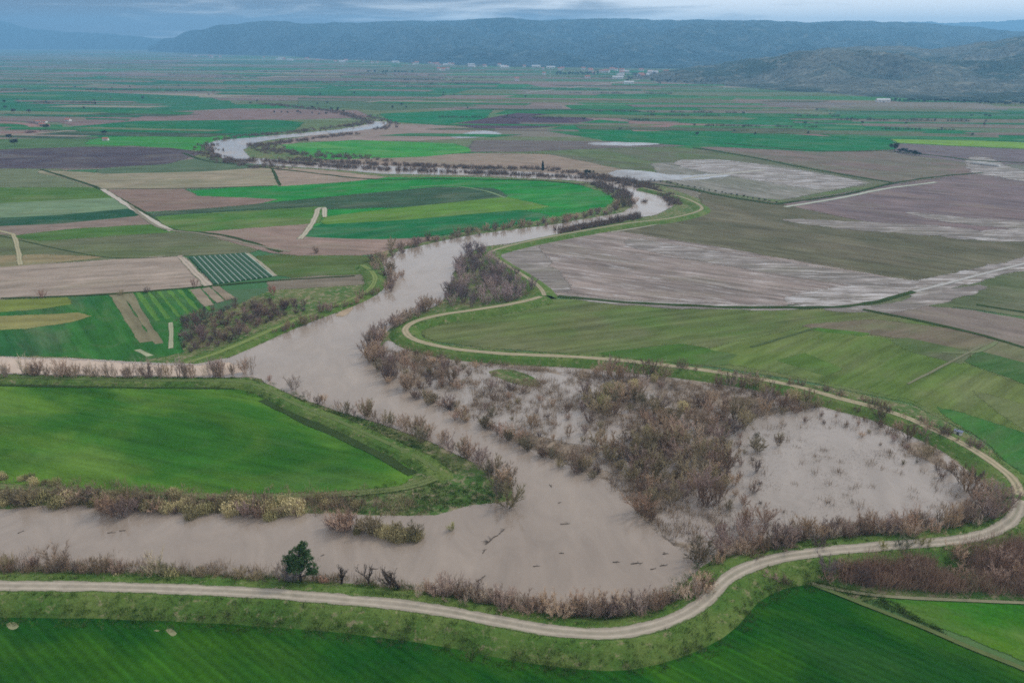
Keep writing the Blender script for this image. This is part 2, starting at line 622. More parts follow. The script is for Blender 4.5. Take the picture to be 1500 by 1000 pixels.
def levee(pts, h, top, slope, m=M_levee, name='levee', label=None, road=None, road_w=3.5, grassy=0.3, road_label=None, taper=False):
    """a dyke swept along the track on its crown; pts are where the crown shows"""
    P = fix_poly(catmull([G(x, y, h) for x, y in pts], False, 3.0))
    LEVEES.append((P, top / 2 + slope))
    nP = len(P)

    def hf(i):
        return min(1.0, 0.03 + i / 6.0, 0.03 + (nP - 1 - i) / 6.0) if taper else 1.0
    V, F = [], []
    prof = [(-1, 0), (-0.62, 0.45), (-0.3, 0.85), (0, 1), (1, 1), (1.3, 0.85), (1.62, 0.45), (2, 0)]
    k = len(prof)
    for i, p in enumerate(P):
        a, b = P[max(i - 2, 0)], P[min(i + 2, len(P) - 1)]
        t = b - a
        t.z = 0
        t.normalize()
        nrm = Vector((-t.y, t.x, 0))
        for j, (s, hh) in enumerate(prof):
            if s <= 0:
                off = -top / 2 + s * slope
            elif s >= 1:
                off = top / 2 + (s - 1) * slope
            w = 0.35 * mn.noise(Vector((p.x * 0.12 + j, p.y * 0.12, j * 3.3)))
            zz = h * hh * hf(i) + (0.18 * mn.noise(Vector((p.x * 0.3, p.y * 0.3, j))) if 0 < hh < 1 else 0)
            q = p + nrm * (off + w)
            V.append(Vector((q.x, q.y, zz if hh > 0 else -0.1)))
        if i:
            for j in range(k - 1):
                u = i * k + j
                F.append((u - k, u - k + 1, u + 1, u))
    me = mesh(name, V, F, m)
    bm = bmesh.new()
    bm.from_mesh(me)
    bmesh.ops.recalc_face_normals(bm, faces=bm.faces)
    bm.to_mesh(me)
    bm.free()
    o = tag(link(name, me), label, None, None, 'structure')
    if road:
        ribbon('dirt_road', [Vector((P[i].x, P[i].y, h * hf(i) + 0.05)) for i in range(0, nP, 3)], road_w, M_road, color=road, world=True,
               grassy=grassy, label=road_label)
    return o


# ================================================================== GROUND
g = link('ground', mesh('ground', [(-12000, -300, 0), (12000, -300, 0), (12000, 11500, 0), (-12000, 11500, 0)], [(0, 1, 2, 3)], M_ground))
tag(g, 'flat valley floor patched with fields', None, None, 'structure')

# scattered far fields, laid out in world space on the valley floor
rf = random.Random(21)
pal_far = [(34, 118, 62), (44, 124, 70), (60, 128, 72), (30, 108, 64), (40, 116, 60), (124, 106, 96), (136, 112, 102), (116, 108, 92), (98, 110, 80), (108, 116, 84), (150, 136, 116), (96, 112, 74)]
ang0 = math.radians(7)
NFAR = 0
y = 900.0
while y < 6200:
    dep = rf.uniform(60, 130) * (0.65 + y / 3400)
    x = -0.75 * y - 400
    while x < 0.75 * y + 400:
        wid = rf.uniform(180, 520) * (0.75 + y / 4200)
        if rf.random() < 0.55:
            cxx, cyy = x + wid / 2, y + dep / 2 + x * math.tan(-ang0) * 0.4
            hw, hd = wid / 2 - 4, dep / 2 - 3
            c1 = C(*rf.choice(pal_far))
            sk = rf.uniform(-30, 30)
            V = [Vector((-hw + sk, -hd, 0)), Vector((hw + sk, -hd + rf.uniform(-8, 8), 0)), Vector((hw - sk, hd, 0)), Vector((-hw - sk, hd + rf.uniform(-8, 8), 0))]
            me = mesh('field', V, [(0, 1, 2, 3)], M_field)
            me.attributes.new('edge', 'FLOAT', 'POINT').data.foreach_set('value', [1.0] * 4)
            o = link('field', me)
            NFAR += 1
            o.location = (cxx, cyy, 0.005 + 0.00012 * NFAR)
            o.rotation_euler = (0, 0, -ang0 + rf.uniform(-0.04, 0.04))
            o.color = c1 + (1,)
            o['c2'] = [v * rf.uniform(0.75, 1.15) for v in c1]
            o['patch'] = 0.6
            o['streak'] = 0.3
            o['wet'] = 0.0
            o['tram'] = 0.0
            o['hue'] = 0.3
            tag(o, 'narrow field strip on the far valley floor', None, None, 'structure')
        x += wid
    y += dep

def topx(x, y):
    d = Vector((x, y, -CAMH))
    f_ = d.y * cp - d.z * sp
    u_ = d.y * sp + d.z * cp
    return W0 / 2 + FPX * d.x / f_, H0 / 2 - FPX * u_ / f_


kk = 0
while kk < 330:
    yy = rf.uniform(880, 5200)
    xx = rf.uniform(-0.72, 0.72) * yy
    px_, py_ = topx(xx, yy)
    if py_ > 205 or (250 < px_ < 620 and py_ > 148) or (px_ > 930 and py_ < 120 + (px_ - 930) * 0.075):
        continue
    kk += 1
    hw, hd = rf.uniform(40, 170) * (0.6 + yy / 3000), rf.uniform(7, 22) * (0.6 + yy / 1800)
    sk = rf.uniform(-20, 20)
    me = mesh('field', [Vector((-hw + sk, -hd, 0)), Vector((hw + sk, -hd, 0)), Vector((hw - sk, hd, 0)), Vector((-hw - sk, hd, 0))], [(0, 1, 2, 3)], M_field)
    me.attributes.new('edge', 'FLOAT', 'POINT').data.foreach_set('value', [1.0] * 4)
    c1 = C(*rf.choice(pal_far + [(126, 110, 98), (118, 112, 92), (84, 96, 70), (60, 84, 62)]))
    o = link('field', me)
    o.location = (xx, yy, 0.28 + 0.0003 * kk)
    o.rotation_euler = (0, 0, -ang0 + rf.uniform(-0.07, 0.07))
    o.color = c1 + (1,)
    o['c2'] = [v * rf.uniform(0.75, 1.15) for v in c1]
    for k_, v_ in (('patch', 0.6), ('streak', 0.3), ('wet', 0.0), ('tram', 0.0), ('hue', 0.45)):
        o[k_] = v_
    tag(o, 'thin field strip on the far valley floor', None, None, 'structure')

HD = ((0, 300), (400, 290))       # furrow direction hints
# ---- traced fields: far to near
field([(-80, 118), (150, 114), (420, 126), (430, 136), (200, 133), (-80, 131)], (40, 112, 74), HD, 3)
field([(-80, 138), (100, 134), (300, 142), (360, 158), (150, 168), (-80, 163)], (28, 112, 70), HD, 3, c2=(60, 120, 80))
field([(330, 118), (560, 120), (700, 128), (640, 142), (480, 140), (330, 130)], (44, 118, 76), HD, 3)
field([(440, 142), (640, 146), (700, 156), (560, 162), (440, 154)], (80, 112, 80), HD, 3)
field([(80, 176), (230, 166), (400, 160), (520, 162), (540, 172), (400, 176), (200, 180), (110, 184)], (136, 108, 102), HD, 4, streak=0.6)
field([(110, 186), (200, 178), (400, 176), (440, 180), (425, 192), (330, 200), (200, 204), (130, 200)], (22, 112, 64), HD, 5, c2=(36, 122, 66))
field([(140, 202), (330, 199), (330, 205), (290, 220), (200, 213), (130, 211)], (60, 146, 56), HD, 6, c2=(44, 130, 60))
field([(-60, 204), (140, 200), (200, 212), (130, 217), (0, 219), (-60, 220)], (80, 118, 70), HD, 5)
field([(-60, 199), (60, 194), (150, 197), (100, 202), (-60, 205)], (146, 128, 110), HD, 5)
field([(-60, 222), (120, 216), (250, 217), (292, 225), (240, 240), (130, 246), (0, 246), (-60, 243)], (82, 68, 78), HD, 6, c2=(96, 84, 88), streak=0.5, patch=0.8)
field([(150, 248), (230, 240), (300, 232), (380, 240), (360, 246), (300, 251), (150, 256)], (88, 110, 82), HD, 5)
field([(-60, 247), (80, 248), (150, 276), (0, 277), (-60, 277)], (108, 118, 88), HD, 4)
field([(60, 251), (150, 255), (300, 252), (400, 246), (407, 271), (300, 275), (150, 277), (110, 262)], (154, 140, 112), HD, 5, c2=(128, 126, 92), patch=0.7)
field([(404, 246), (470, 250), (560, 260), (500, 266), (411, 272)], (160, 138, 118), HD, 5)
field([(-60, 276), (150, 276), (162, 290), (0, 300), (-60, 300)], (74, 118, 52), HD, 5, c2=(96, 120, 60))
field([(-60, 301), (60, 295), (158, 290), (192, 305), (80, 315), (-60, 322)], (112, 138, 104), HD, 5, patch=0.3)
field([(-60, 323), (80, 316), (193, 306), (198, 318), (60, 330), (-60, 333)], (42, 88, 60), HD, 5, patch=0.4)
field([(-60, 334), (90, 328), (200, 317), (222, 330), (110, 337), (20, 346), (-60, 346)], (138, 118, 104), HD, 5)
field([(-60, 340), (20, 345), (230, 328), (330, 346), (385, 362), (360, 370), (262, 374), (20, 388), (-60, 392)], (104, 108, 74), HD, 5, c2=(92, 106, 66), patch=0.8)
field([(20, 346), (110, 336), (220, 330), (270, 338), (180, 344), (60, 352)], (74, 120, 52), HD, 6)
field([(-60, 378), (60, 374), (150, 377), (20, 390), (-60, 394)], (146, 128, 88), HD, 6, c2=(112, 116, 76), patch=0.8)
field([(162, 279), (262, 277), (282, 288), (400, 293), (350, 302), (220, 309), (198, 300)], (138, 112, 98), HD, 5)
field([(262, 283), (420, 268), (560, 261), (700, 261), (830, 268), (885, 284), (893, 294), (880, 303), (820, 315), (740, 330), (600, 349), (450, 351), (442, 345), (470, 325), (482, 306), (400, 299), (290, 291)],
      (34, 132, 54), ((270, 300), (830, 270)), 4, c2=(50, 142, 60), patch=0.8, label='bright green field inside the river loop')
field([(225, 313), (350, 303), (480, 290), (640, 275), (720, 277), (738, 288), (600, 302), (480, 306), (470, 303), (350, 312), (240, 320)], (62, 92, 66), ((270, 310), (720, 280)), 6, streak=0.6)
field([(480, 318), (600, 304), (740, 290), (800, 303), (700, 315), (600, 322), (478, 330)], (92, 142, 58), ((480, 325), (740, 300)), 6)
field([(475, 329), (600, 322), (760, 308), (800, 316), (740, 330), (600, 349), (450, 351), (444, 346)], (36, 118, 66), ((480, 335), (740, 310)), 6)
field([(235, 318), (470, 304), (462, 326), (300, 338), (250, 337)], (72, 124, 52), ((240, 330), (460, 312)), 7, c2=(112, 124, 74), patch=0.6)
field([(300, 340), (450, 329), (440, 347), (560, 352), (640, 348), (590, 360), (540, 372), (440, 373), (400, 369), (350, 355)], (150, 124, 110), ((300, 345), (560, 355)), 6)
field([(380, 376), (470, 372), (545, 378), (552, 392), (540, 404), (460, 408), (404, 402)], (86, 102, 58), HD, 5, c2=(72, 112, 50), patch=0.8)
field([(395, 412), (470, 405), (545, 403), (530, 416), (460, 420), (400, 424)], (126, 114, 96), HD, 6)
field([(-80, 400), (0, 393), (130, 384), (262, 376), (302, 415), (280, 420), (150, 430), (0, 437), (-80, 443)], (160, 142, 126), ((0, 415), (280, 396)), 6, c2=(148, 130, 114), patch=0.6, streak=0.5, label='pale ploughed field beside the striped plot')
field([(-80, 445), (0, 438), (150, 431), (282, 421), (315, 420), (330, 436), (300, 446), (262, 468), (255, 500), (262, 516), (200, 528), (100, 520), (-80, 518)], (52, 112, 48), ((160, 430), (225, 505)), 5, c2=(44, 100, 56), patch=0.8, streak=0.6)
field([(-80, 447), (0, 441), (95, 437), (100, 446), (40, 454), (-80, 462)], (112, 126, 62), HD, 7)
field([(-80, 470), (0, 465), (60, 463), (112, 459), (128, 464), (100, 472), (40, 480), (-80, 487)], (138, 132, 68), HD, 7, c2=(120, 128, 66))
field([(160, 431), (176, 430), (222, 500), (206, 502)], (128, 120, 88), ((160, 430), (215, 505)), 7, feather=0.3)
field([(181, 430), (191, 429), (238, 503), (228, 504)], (128, 120, 88), ((160, 430), (215, 505)), 7, feather=0.3)
for i in range(6):
    x0 = 200 + i * 15
    field([(x0, 429 - i), (x0 + 4, 429 - i), (x0 + 34 + i * 0.5, 470 - i * 3), (x0 + 29 + i * 0.5, 470 - i * 3)], (84, 138, 62), ((160, 430), (215, 505)), 7, feather=0.3)
field([(280, 425), (292, 423), (312, 447), (300, 449)], (146, 130, 108), None, 8)
field([(297, 423), (306, 421), (328, 441), (318, 444)], (146, 130, 108), None, 8)
field([(311, 420), (320, 420), (342, 436), (332, 440)], (140, 124, 102), None, 8)
field([(197, 513), (205, 512), (224, 521), (216, 522)], (160, 164, 126), None, 8, jit=0.5, feather=0.3)
# right side
field([(420, 212), (520, 206), (660, 211), (695, 221), (620, 229), (480, 233), (430, 223)], (54, 148, 62), ((430, 215), (690, 222)), 6, c2=(84, 158, 72), patch=0.7)
field([(470, 236), (620, 229), (700, 225), (800, 227), (860, 239), (965, 262), (900, 262), (850, 256), (700, 250), (500, 243)], (152, 130, 112), ((480, 236), (860, 250)), 5, c2=(138, 124, 104), patch=0.7)
field([(568, 181), (640, 184), (710, 190), (726, 200), (610, 206), (440, 206), (420, 212), (400, 209), (480, 196)], (150, 128, 118), HD, 5, c2=(132, 122, 104))
field([(560, 167), (720, 160), (706, 174), (645, 183), (575, 178)], (28, 124, 76), HD, 6)
field([(665, 183), (760, 166), (830, 169), (866, 176), (800, 186), (720, 190)], (86, 62, 80), HD, 7, streak=0.4)
field([(800, 191), (880, 176), (922, 180), (932, 192), (1060, 189), (1300, 205), (1312, 218), (1200, 222), (1000, 212), (900, 207)], (28, 118, 64), ((880, 190), (1300, 215)), 6, c2=(40, 124, 74))
field([(925, 178), (1060, 184), (1290, 202), (1200, 199), (1060, 189), (930, 192)], (150, 112, 106), ((880, 180), (1300, 205)), 7)
field([(980, 168), (1150, 172), (1160, 184), (1000, 180)], (46, 126, 76), ((880, 170), (1300, 195)), 7)
field([(1160, 180), (1330, 188), (1560, 200), (1560, 205), (1320, 203), (1170, 192)], (36, 120, 70), ((880, 180), (1300, 205)), 6)
field([(1310, 203), (1400, 205), (1560, 213), (1560, 220), (1420, 214), (1320, 209)], (116, 164, 66), ((1000, 190), (1500, 215)), 7)
field([(1310, 211), (1420, 216), (1560, 223), (1560, 241), (1430, 239), (1320, 225)], (118, 104, 108), ((1000, 200), (1500, 235)), 6)
field([(690, 226), (900, 214), (1000, 217), (1125, 232), (1310, 268), (1140, 296), (1040, 284), (965, 262), (870, 240), (800, 228)], (104, 106, 80), ((700, 226), (1100, 270)), 4, c2=(88, 112, 66), patch=0.8)
field([(960, 240), (1060, 235), (1160, 247), (1270, 268), (1140, 292), (1040, 280), (975, 262)], (132, 128, 118), ((960, 240), (1200, 285)), 6, c2=(108, 112, 88), wet=0.62, patch=0.6)
field([(700, 206), (900, 208), (1000, 214), (900, 216), (760, 222), (690, 222)], (112, 100, 96), HD, 6)
field([(1030, 216), (1310, 220), (1440, 237), (1436, 251), (1312, 268), (1125, 232)], (116, 110, 92), ((1030, 216), (1400, 245)), 5, c2=(128, 104, 100), patch=0.8)
field([(1150, 301), (1300, 274), (1440, 253), (1560, 262), (1640, 352), (1440, 345), (1255, 323)], (118, 102, 104), ((1150, 300), (1500, 335)), 4, c2=(132, 110, 108), wet=0.42, patch=0.8, streak=0.7, label='grey brown field with puddles beyond the ditch')
field([(1440, 241), (1560, 243), (1560, 262), (1470, 254)], (116, 118, 104), HD, 5)
field([(895, 340), (960, 326), (1035, 310), (1032, 284), (1140, 300), (1255, 324), (1440, 348), (1640, 362), (1640, 372), (1500, 378), (1345, 412), (1190, 388), (1040, 360)],
      (98, 96, 70), ((1040, 340), (1440, 400)), 5, c2=(112, 104, 82), patch=0.8, streak=0.5, label='olive brown stubble field right of the river')
field([(742, 370), (790, 354), (900, 340), (1050, 363), (1200, 390), (1345, 415), (1250, 442), (1100, 447), (900, 437), (822, 431), (782, 405)],
      (146, 130, 122), ((750, 372), (1250, 438)), 6, c2=(124, 112, 106), wet=0.66, patch=0.8, streak=0.8, label='pale flooded ploughed field beside the levee')
field([(1250, 446), (1345, 428), (1600, 372), (1620, 480), (1500, 462), (1400, 448), (1300, 452)], (88, 100, 68), ((1300, 430), (1600, 470)), 5, c2=(110, 112, 84), patch=0.8, streak=0.5)
field([(1262, 452), (1330, 448), (1420, 456), (1620, 492), (1640, 540), (1500, 507), (1380, 474)], (130, 116, 106), ((1300, 450), (1600, 510)), 6, patch=0.4, streak=0.4)
# field within the levee bend
DB = ((1100, 540), (1560, 430))
field([(608, 484), (650, 464), (800, 439), (900, 443), (1100, 452), (1260, 455), (1380, 480), (1500, 515), (1700, 570), (1700, 900), (1520, 715), (1440, 640), (1340, 590), (1200, 560), (1050, 535), (850, 518), (700, 506), (625, 497)],
      (100, 108, 68), ((640, 500), (1000, 455)), 4, c2=(84, 112, 56), patch=0.9, streak=0.55, label='wide green and brown field inside the levee bend')
field([(1020, 517), (1190, 480), (1330, 505), (1480, 560), (1700, 640), (1700, 700), (1560, 690), (1440, 632), (1340, 586), (1200, 555), (1080, 533)], (88, 114, 56), ((1080, 530), (1190, 482)), 5, c2=(104, 118, 66), patch=0.9, streak=0.6)
field([(1185, 482), (1240, 475), (1290, 485), (1260, 492)], (76, 122, 50), DB, 6, feather=4.0)
field([(1140, 528), (1180, 518), (1230, 540), (1210, 550)], (82, 114, 52), DB, 6, feather=4.0)
field([(1310, 500), (1330, 495), (1420, 516), (1405, 532), (1340, 516)], (84, 106, 60), DB, 6, c2=(94, 92, 72), patch=0.8, feather=4.0)
field([(1420, 530), (1440, 516), (1520, 535), (1640, 570), (1640, 600), (1500, 560)], (66, 108, 56), DB, 6, patch=0.7, feather=4.0)
field([(1180, 478), (1280, 470), (1400, 485), (1620, 545), (1620, 565), (1440, 515), (1330, 495), (1250, 485)], (118, 104, 84), DB, 6, c2=(104, 110, 76), patch=0.9, feather=4.0)
field([(1380, 600), (1480, 630), (1640, 700), (1640, 860), (1500, 690), (1440, 640)], (56, 116, 52), DB, 6, c2=(70, 120, 54), patch=0.8, feather=4.0)
field([(1430, 575), (1560, 610), (1640, 640), (1640, 680), (1500, 628)], (104, 116, 72), DB, 7, patch=0.8, feather=4.0)
field([(880, 518), (1000, 505), (1080, 520), (1060, 533), (980, 530)], (70, 112, 48), DB, 5, patch=0.5, feather=4.0)

# rough grass of the river corridor
sheet('bank_grass', [(-200, 520), (0, 518), (200, 528), (262, 514), (300, 470), (400, 425), (540, 402), (545, 380), (560, 365), (700, 338), (800, 322), (885, 300), (893, 290), (850, 268), (700, 258), (560, 262), (430, 250), (320, 240), (270, 225), (300, 212), (420, 198), (520, 178), (570, 176), (590, 186), (500, 196), (440, 208), (430, 222), (480, 236), (620, 244), (850, 252), (960, 270), (1040, 298), (1040, 312), (960, 330), (900, 338), (800, 352), (745, 370), (780, 405), (815, 432), (800, 440), (660, 466), (600, 486), (620, 503), (850, 524), (1050, 542), (1200, 566), (1340, 597), (1430, 645), (1560, 740), (1560, 880), (1290, 872), (1250, 880), (1180, 856), (1110, 868), (1060, 908), (980, 942), (900, 966), (830, 966), (700, 952), (560, 928), (400, 907), (200, 894), (-200, 890)],
      2, M_bank, False, 1.0, None, 'rough grass along the river banks')
# left field
field([(-250, 550), (0, 556), (150, 560), (345, 563), (380, 579), (440, 606), (500, 635), (560, 662), (598, 686), (600, 700), (580, 710), (450, 719), (300, 721), (200, 719), (100, 711), (0, 704), (-250, 690)],
      (48, 104, 34), ((0, 600), (500, 700)), 4, c2=(86, 130, 48), patch=0.9, streak=0.5, hue=0.12, label='deep green wheat field between two river arms')
# foreground fields
field([(-300, 884), (0, 886), (200, 893), (400, 906), (560, 927), (700, 952), (830, 967), (900, 967), (980, 942), (1060, 908), (1110, 868), (1140, 856), (1190, 856), (1240, 882), (1320, 912), (1400, 947), (1500, 987), (1700, 1060), (1700, 1250), (-300, 1250)],
      (24, 78, 22), ((370, 920), (475, 1000)), 4, c2=(56, 108, 26), patch=0.9, streak=0.28, tram=0.4, hue=0.05, label='dark green wheat field along the bottom edge')
field([(1292, 876), (1400, 882), (1700, 892), (1700, 1045), (1500, 966), (1420, 932), (1345, 905)], (48, 116, 30), ((1300, 890), (1500, 950)), 4, c2=(84, 132, 36), patch=0.9, streak=0.4, label='bright green field right of the narrow track')

# ================================================================== WATER
RIVER = [(-250, 742), (0, 748), (80, 742), (150, 742), (250, 752), (350, 755), (470, 755), (600, 758), (640, 757), (690, 742), (730, 738),
         (752, 735), (755, 715), (720, 690), (680, 668), (620, 640), (560, 620), (500, 603), (450, 585), (410, 570), (385, 555), (368, 552),
         (200, 550), (0, 546), (-250, 540), (-250, 520), (0, 524), (100, 527), (200, 532), (290, 534), (335, 526), (390, 502), (440, 478), (480, 463),
         (520, 448), (560, 430), (578, 412), (566, 396), (565, 382), (590, 368), (640, 356), (700, 344), (760, 337), (820, 329),
         (870, 320), (915, 312), (930, 303), (928, 288), (912, 277), (880, 268), (840, 264), (700, 257), (560, 254), (480, 247), (400, 242), (340, 236), (315, 226), (303, 214), (320, 206), (370, 202), (440, 196),
         (500, 190), (540, 183), (546, 178), (566, 179), (560, 186), (520, 192), (450, 199), (400, 204), (372, 209), (352, 220), (362, 232), (420, 236), (500, 241), (700, 249), (850, 257), (900, 264), (945, 276), (975, 290), (982, 302), (960, 314),
         (900, 324), (860, 335), (800, 346), (745, 356), (700, 362), (678, 374), (664, 395), (655, 418), (645, 440),
         (625, 452), (600, 460), (578, 474), (558, 490), (552, 515), (562, 540), (582, 560), (610, 580), (655, 602), (700, 624), (745, 648), (790, 668), (850, 692),
         (888, 706), (905, 722), (925, 745), (945, 768), (975, 795), (1005, 815), (1022, 830), (1030, 848), (1010, 868), (960, 888), (900, 898), (830, 900), (760, 892),
         (700, 880), (640, 872), (590, 866), (500, 856), (430, 850), (330, 846), (200, 842), (100, 836), (0, 836), (-250, 832)]
rv = sheet('river', RIVER, 9, M_water, False, 1.2, None, 'brown flood swollen river winding across the plain')

sheet('flood_water', [(-250, 523), (0, 527), (100, 530), (200, 536), (290, 538), (330, 534), (350, 544), (300, 548), (200, 548), (0, 544), (-250, 538)], 10, M_silt, False, 2.0, None, 'sandy coloured water in the left channel', feather=2.0)
sheet('floodplain', [(600, 508), (640, 516), (760, 532), (900, 546), (1000, 553), (1100, 566), (1200, 590), (1290, 620), (1370, 655), (1430, 700), (1462, 735), (1458, 765), (1400, 785), (1280, 798), (1180, 808), (1110, 820), (1060, 850), (1034, 860), (1030, 840), (1022, 830), (1005, 815), (975, 795), (945, 768), (925, 745), (905, 722), (888, 706), (850, 692), (790, 668), (745, 648), (700, 624), (655, 602), (610, 580), (582, 560), (562, 540), (552, 515), (570, 500)],
      5, M_flood, False, 1.5, None, 'muddy floor of the flooded wood')
sheet('flood_water', [(700, 540), (780, 545), (840, 555), (880, 575), (860, 605), (900, 640), (880, 655), (800, 640), (720, 615), (650, 595), (620, 570), (650, 555)], 7, M_pool, True, 2.0, None, 'muddy backwater beside the flooded wood')
sheet('flood_water', [(1060, 640), (1120, 610), (1210, 600), (1290, 625), (1330, 665), (1400, 700), (1425, 735), (1400, 757), (1300, 765), (1200, 765), (1120, 790), (1060, 790), (1050, 740), (1075, 690)], 7, M_pool, True, 3.0, None, 'open muddy pool in the flooded wood')
sheet('flood_water', [(890, 650), (930, 635), (950, 665), (915, 690), (880, 685)], 7, M_pool, True, 2.0, None, 'small pool among the willows')
sheet('grass_island', [(718, 545), (750, 543), (782, 556), (788, 566), (760, 563), (735, 555)], 10, M_bank, True, 1.0, None, 'small green grass island in the backwater')
sheet('flood_water', [(470, 798 - 0), (474, 796), (474, 799)], 3, M_water) if False else None
# pale mud strand, far standing water
sheet('flood_water', [(665, 201), (690, 194), (712, 192), (730, 197), (700, 201)], 8, M_glint, True, 3.0, None, 'white sheet of standing water on a far field', feather=5.0)
sheet('flood_water', [(895, 254), (930, 250), (985, 257), (1060, 256), (1030, 262), (960, 264), (920, 262)], 8, M_glint, True, 3.0, None, 'white sheet of standing water beyond the river loop', feather=5.0)
sheet('flood_water', [(862, 210), (910, 209), (962, 211), (930, 213), (890, 213)], 8, M_glint, True, 3.0, None, 'thin sheet of water on a distant field', feather=5.0)
for q, wv in (([(830, 433), (900, 439), (1000, 443), (1100, 448), (1180, 447), (1250, 440), (1180, 452), (1090, 453), (960, 449), (860, 440)], 0.72),
              ([(1150, 440), (1210, 425), (1300, 415), (1345, 413), (1345, 424), (1270, 442), (1200, 448)], 0.80),
              ([(1330, 420), (1400, 402), (1500, 380), (1600, 360), (1600, 376), (1500, 392), (1400, 418), (1340, 432)], 0.74),
              ([(1210, 452), (1300, 446), (1400, 424), (1440, 420), (1400, 436), (1300, 456)], 0.66),
              ([(1420, 232), (1446, 232), (1470, 243), (1490, 250), (1470, 258), (1430, 252)], 0.72), ([(1476, 252), (1560, 258), (1560, 268), (1480, 262)], 0.74),
              ([(1380, 345), (1440, 340), (1500, 336), (1600, 340), (1600, 352), (1500, 352), (1440, 352)], 0.74), ([(1150, 322), (1250, 326), (1400, 334), (1440, 345), (1300, 340), (1200, 330)], 0.66),
              ([(1330, 312), (1420, 320), (1500, 325), (1600, 334), (1500, 334), (1400, 326)], 0.68),
              ([(742, 360), (775, 352), (800, 384), (830, 425), (800, 420), (765, 396), (738, 374)], 0.66),
              ([(930, 352), (1000, 362), (1150, 386), (1330, 414), (1300, 424), (1150, 402), (1000, 376), (930, 362)], 0.70),
              ([(1000, 236), (1060, 236), (1160, 250), (1250, 266), (1200, 276), (1080, 258), (1010, 246)], 0.76)):
    field(q, (136, 126, 120), ((1000, 400), (1300, 400)), 8, c2=(120, 112, 104), patch=0.7, streak=0.8, wet=wv, smooth=True, jit=3.0, name='field', label='waterlogged strip of ploughed land')

# ================================================================== LEVEES AND ROADS
TAN = C(168, 156, 136)
MAIN = [(-260, 858), (-20, 858), (150, 859), (300, 864), (420, 871), (520, 879), (620, 890), (700, 904), (780, 918), (850, 927), (910, 927), (965, 914), (1015, 893), (1045, 868),
        (1072, 842), (1110, 824), (1170, 812), (1250, 803), (1340, 796), (1420, 788), (1465, 774), (1490, 750), (1494, 725), (1482, 700), (1455, 678),
        (1420, 655), (1370, 630), (1310, 605), (1230, 583), (1150, 562), (1050, 545), (950, 532), (850, 523), (740, 518), (660, 510), (610, 498), (594, 486), (602, 474),
        (640, 462), (700, 453), (760, 443), (797, 433)]
levee(MAIN[:23], 2.2, 5.5, 6.0, road=TAN, road_w=3.9, grassy=0.4, label='grassy levee carrying the dirt road round the river bend', road_label='pale dirt road on top of the levee')
levee(MAIN[20:], 2.0, 4.6, 5.0, road=C(166, 152, 116), road_w=3.2, grassy=0.7, label='grassy levee round the flooded wood', road_label='narrow dirt track on the far levee')
levee([(797, 433), (790, 420), (765, 402), (738, 386), (718, 371), (735, 363), (790, 350), (860, 337), (920, 327), (985, 319), (1028, 306), (1008, 292), (975, 283), (940, 275)], 1.8, 4.0, 5.0,
      road=C(160, 148, 114), road_w=2.6, grassy=0.6, label='levee along the upper river', road_label='dirt track on the upper levee')
# left field dyke
levee([(-200, 549), (0, 552), (200, 557), (330, 558), (380, 565), (430, 590), (500, 618), (560, 645), (610, 668), (640, 686), (652, 700)], 1.2, 3.2, 3.0, taper=True, road=C(96, 114, 64), road_w=1.6, grassy=1.0,
      label='low grassy dyke around the left wheat field', road_label='grassy track on the low dyke')
levee([(268, 528), (300, 520), (345, 506), (400, 482), (450, 462), (500, 444), (535, 428), (549, 412), (545, 398), (528, 384)], 1.4, 4.5, 4.0, taper=True, label='green dyke between the oxbow and the river',
      road=C(118, 134, 74), road_w=3.0, grassy=0.6, road_label='green track on the dyke beside the oxbow')
ribbon('dirt_road', [(-200, 706), (0, 712), (100, 717), (250, 725), (400, 727), (520, 722), (600, 712), (640, 700)], 3.0, M_road, 0.27, C(104, 116, 70), 'grassy track along the near side of the left field', grassy=1.0)
ribbon('path', [(1178, 851), (1220, 866), (1280, 890), (1350, 917), (1420, 947), (1500, 979), (1640, 1040)], 1.3, M_road, 0.27, C(92, 106, 62), 'narrow track between the two foreground fields', grassy=0.8)
ribbon('path', [(1185, 852), (1225, 862), (1290, 872), (1380, 877), (1500, 882), (1640, 886)], 1.1, M_road, 0.28, C(140, 134, 100), 'pale path at the foot of the brown thicket', grassy=0.6)
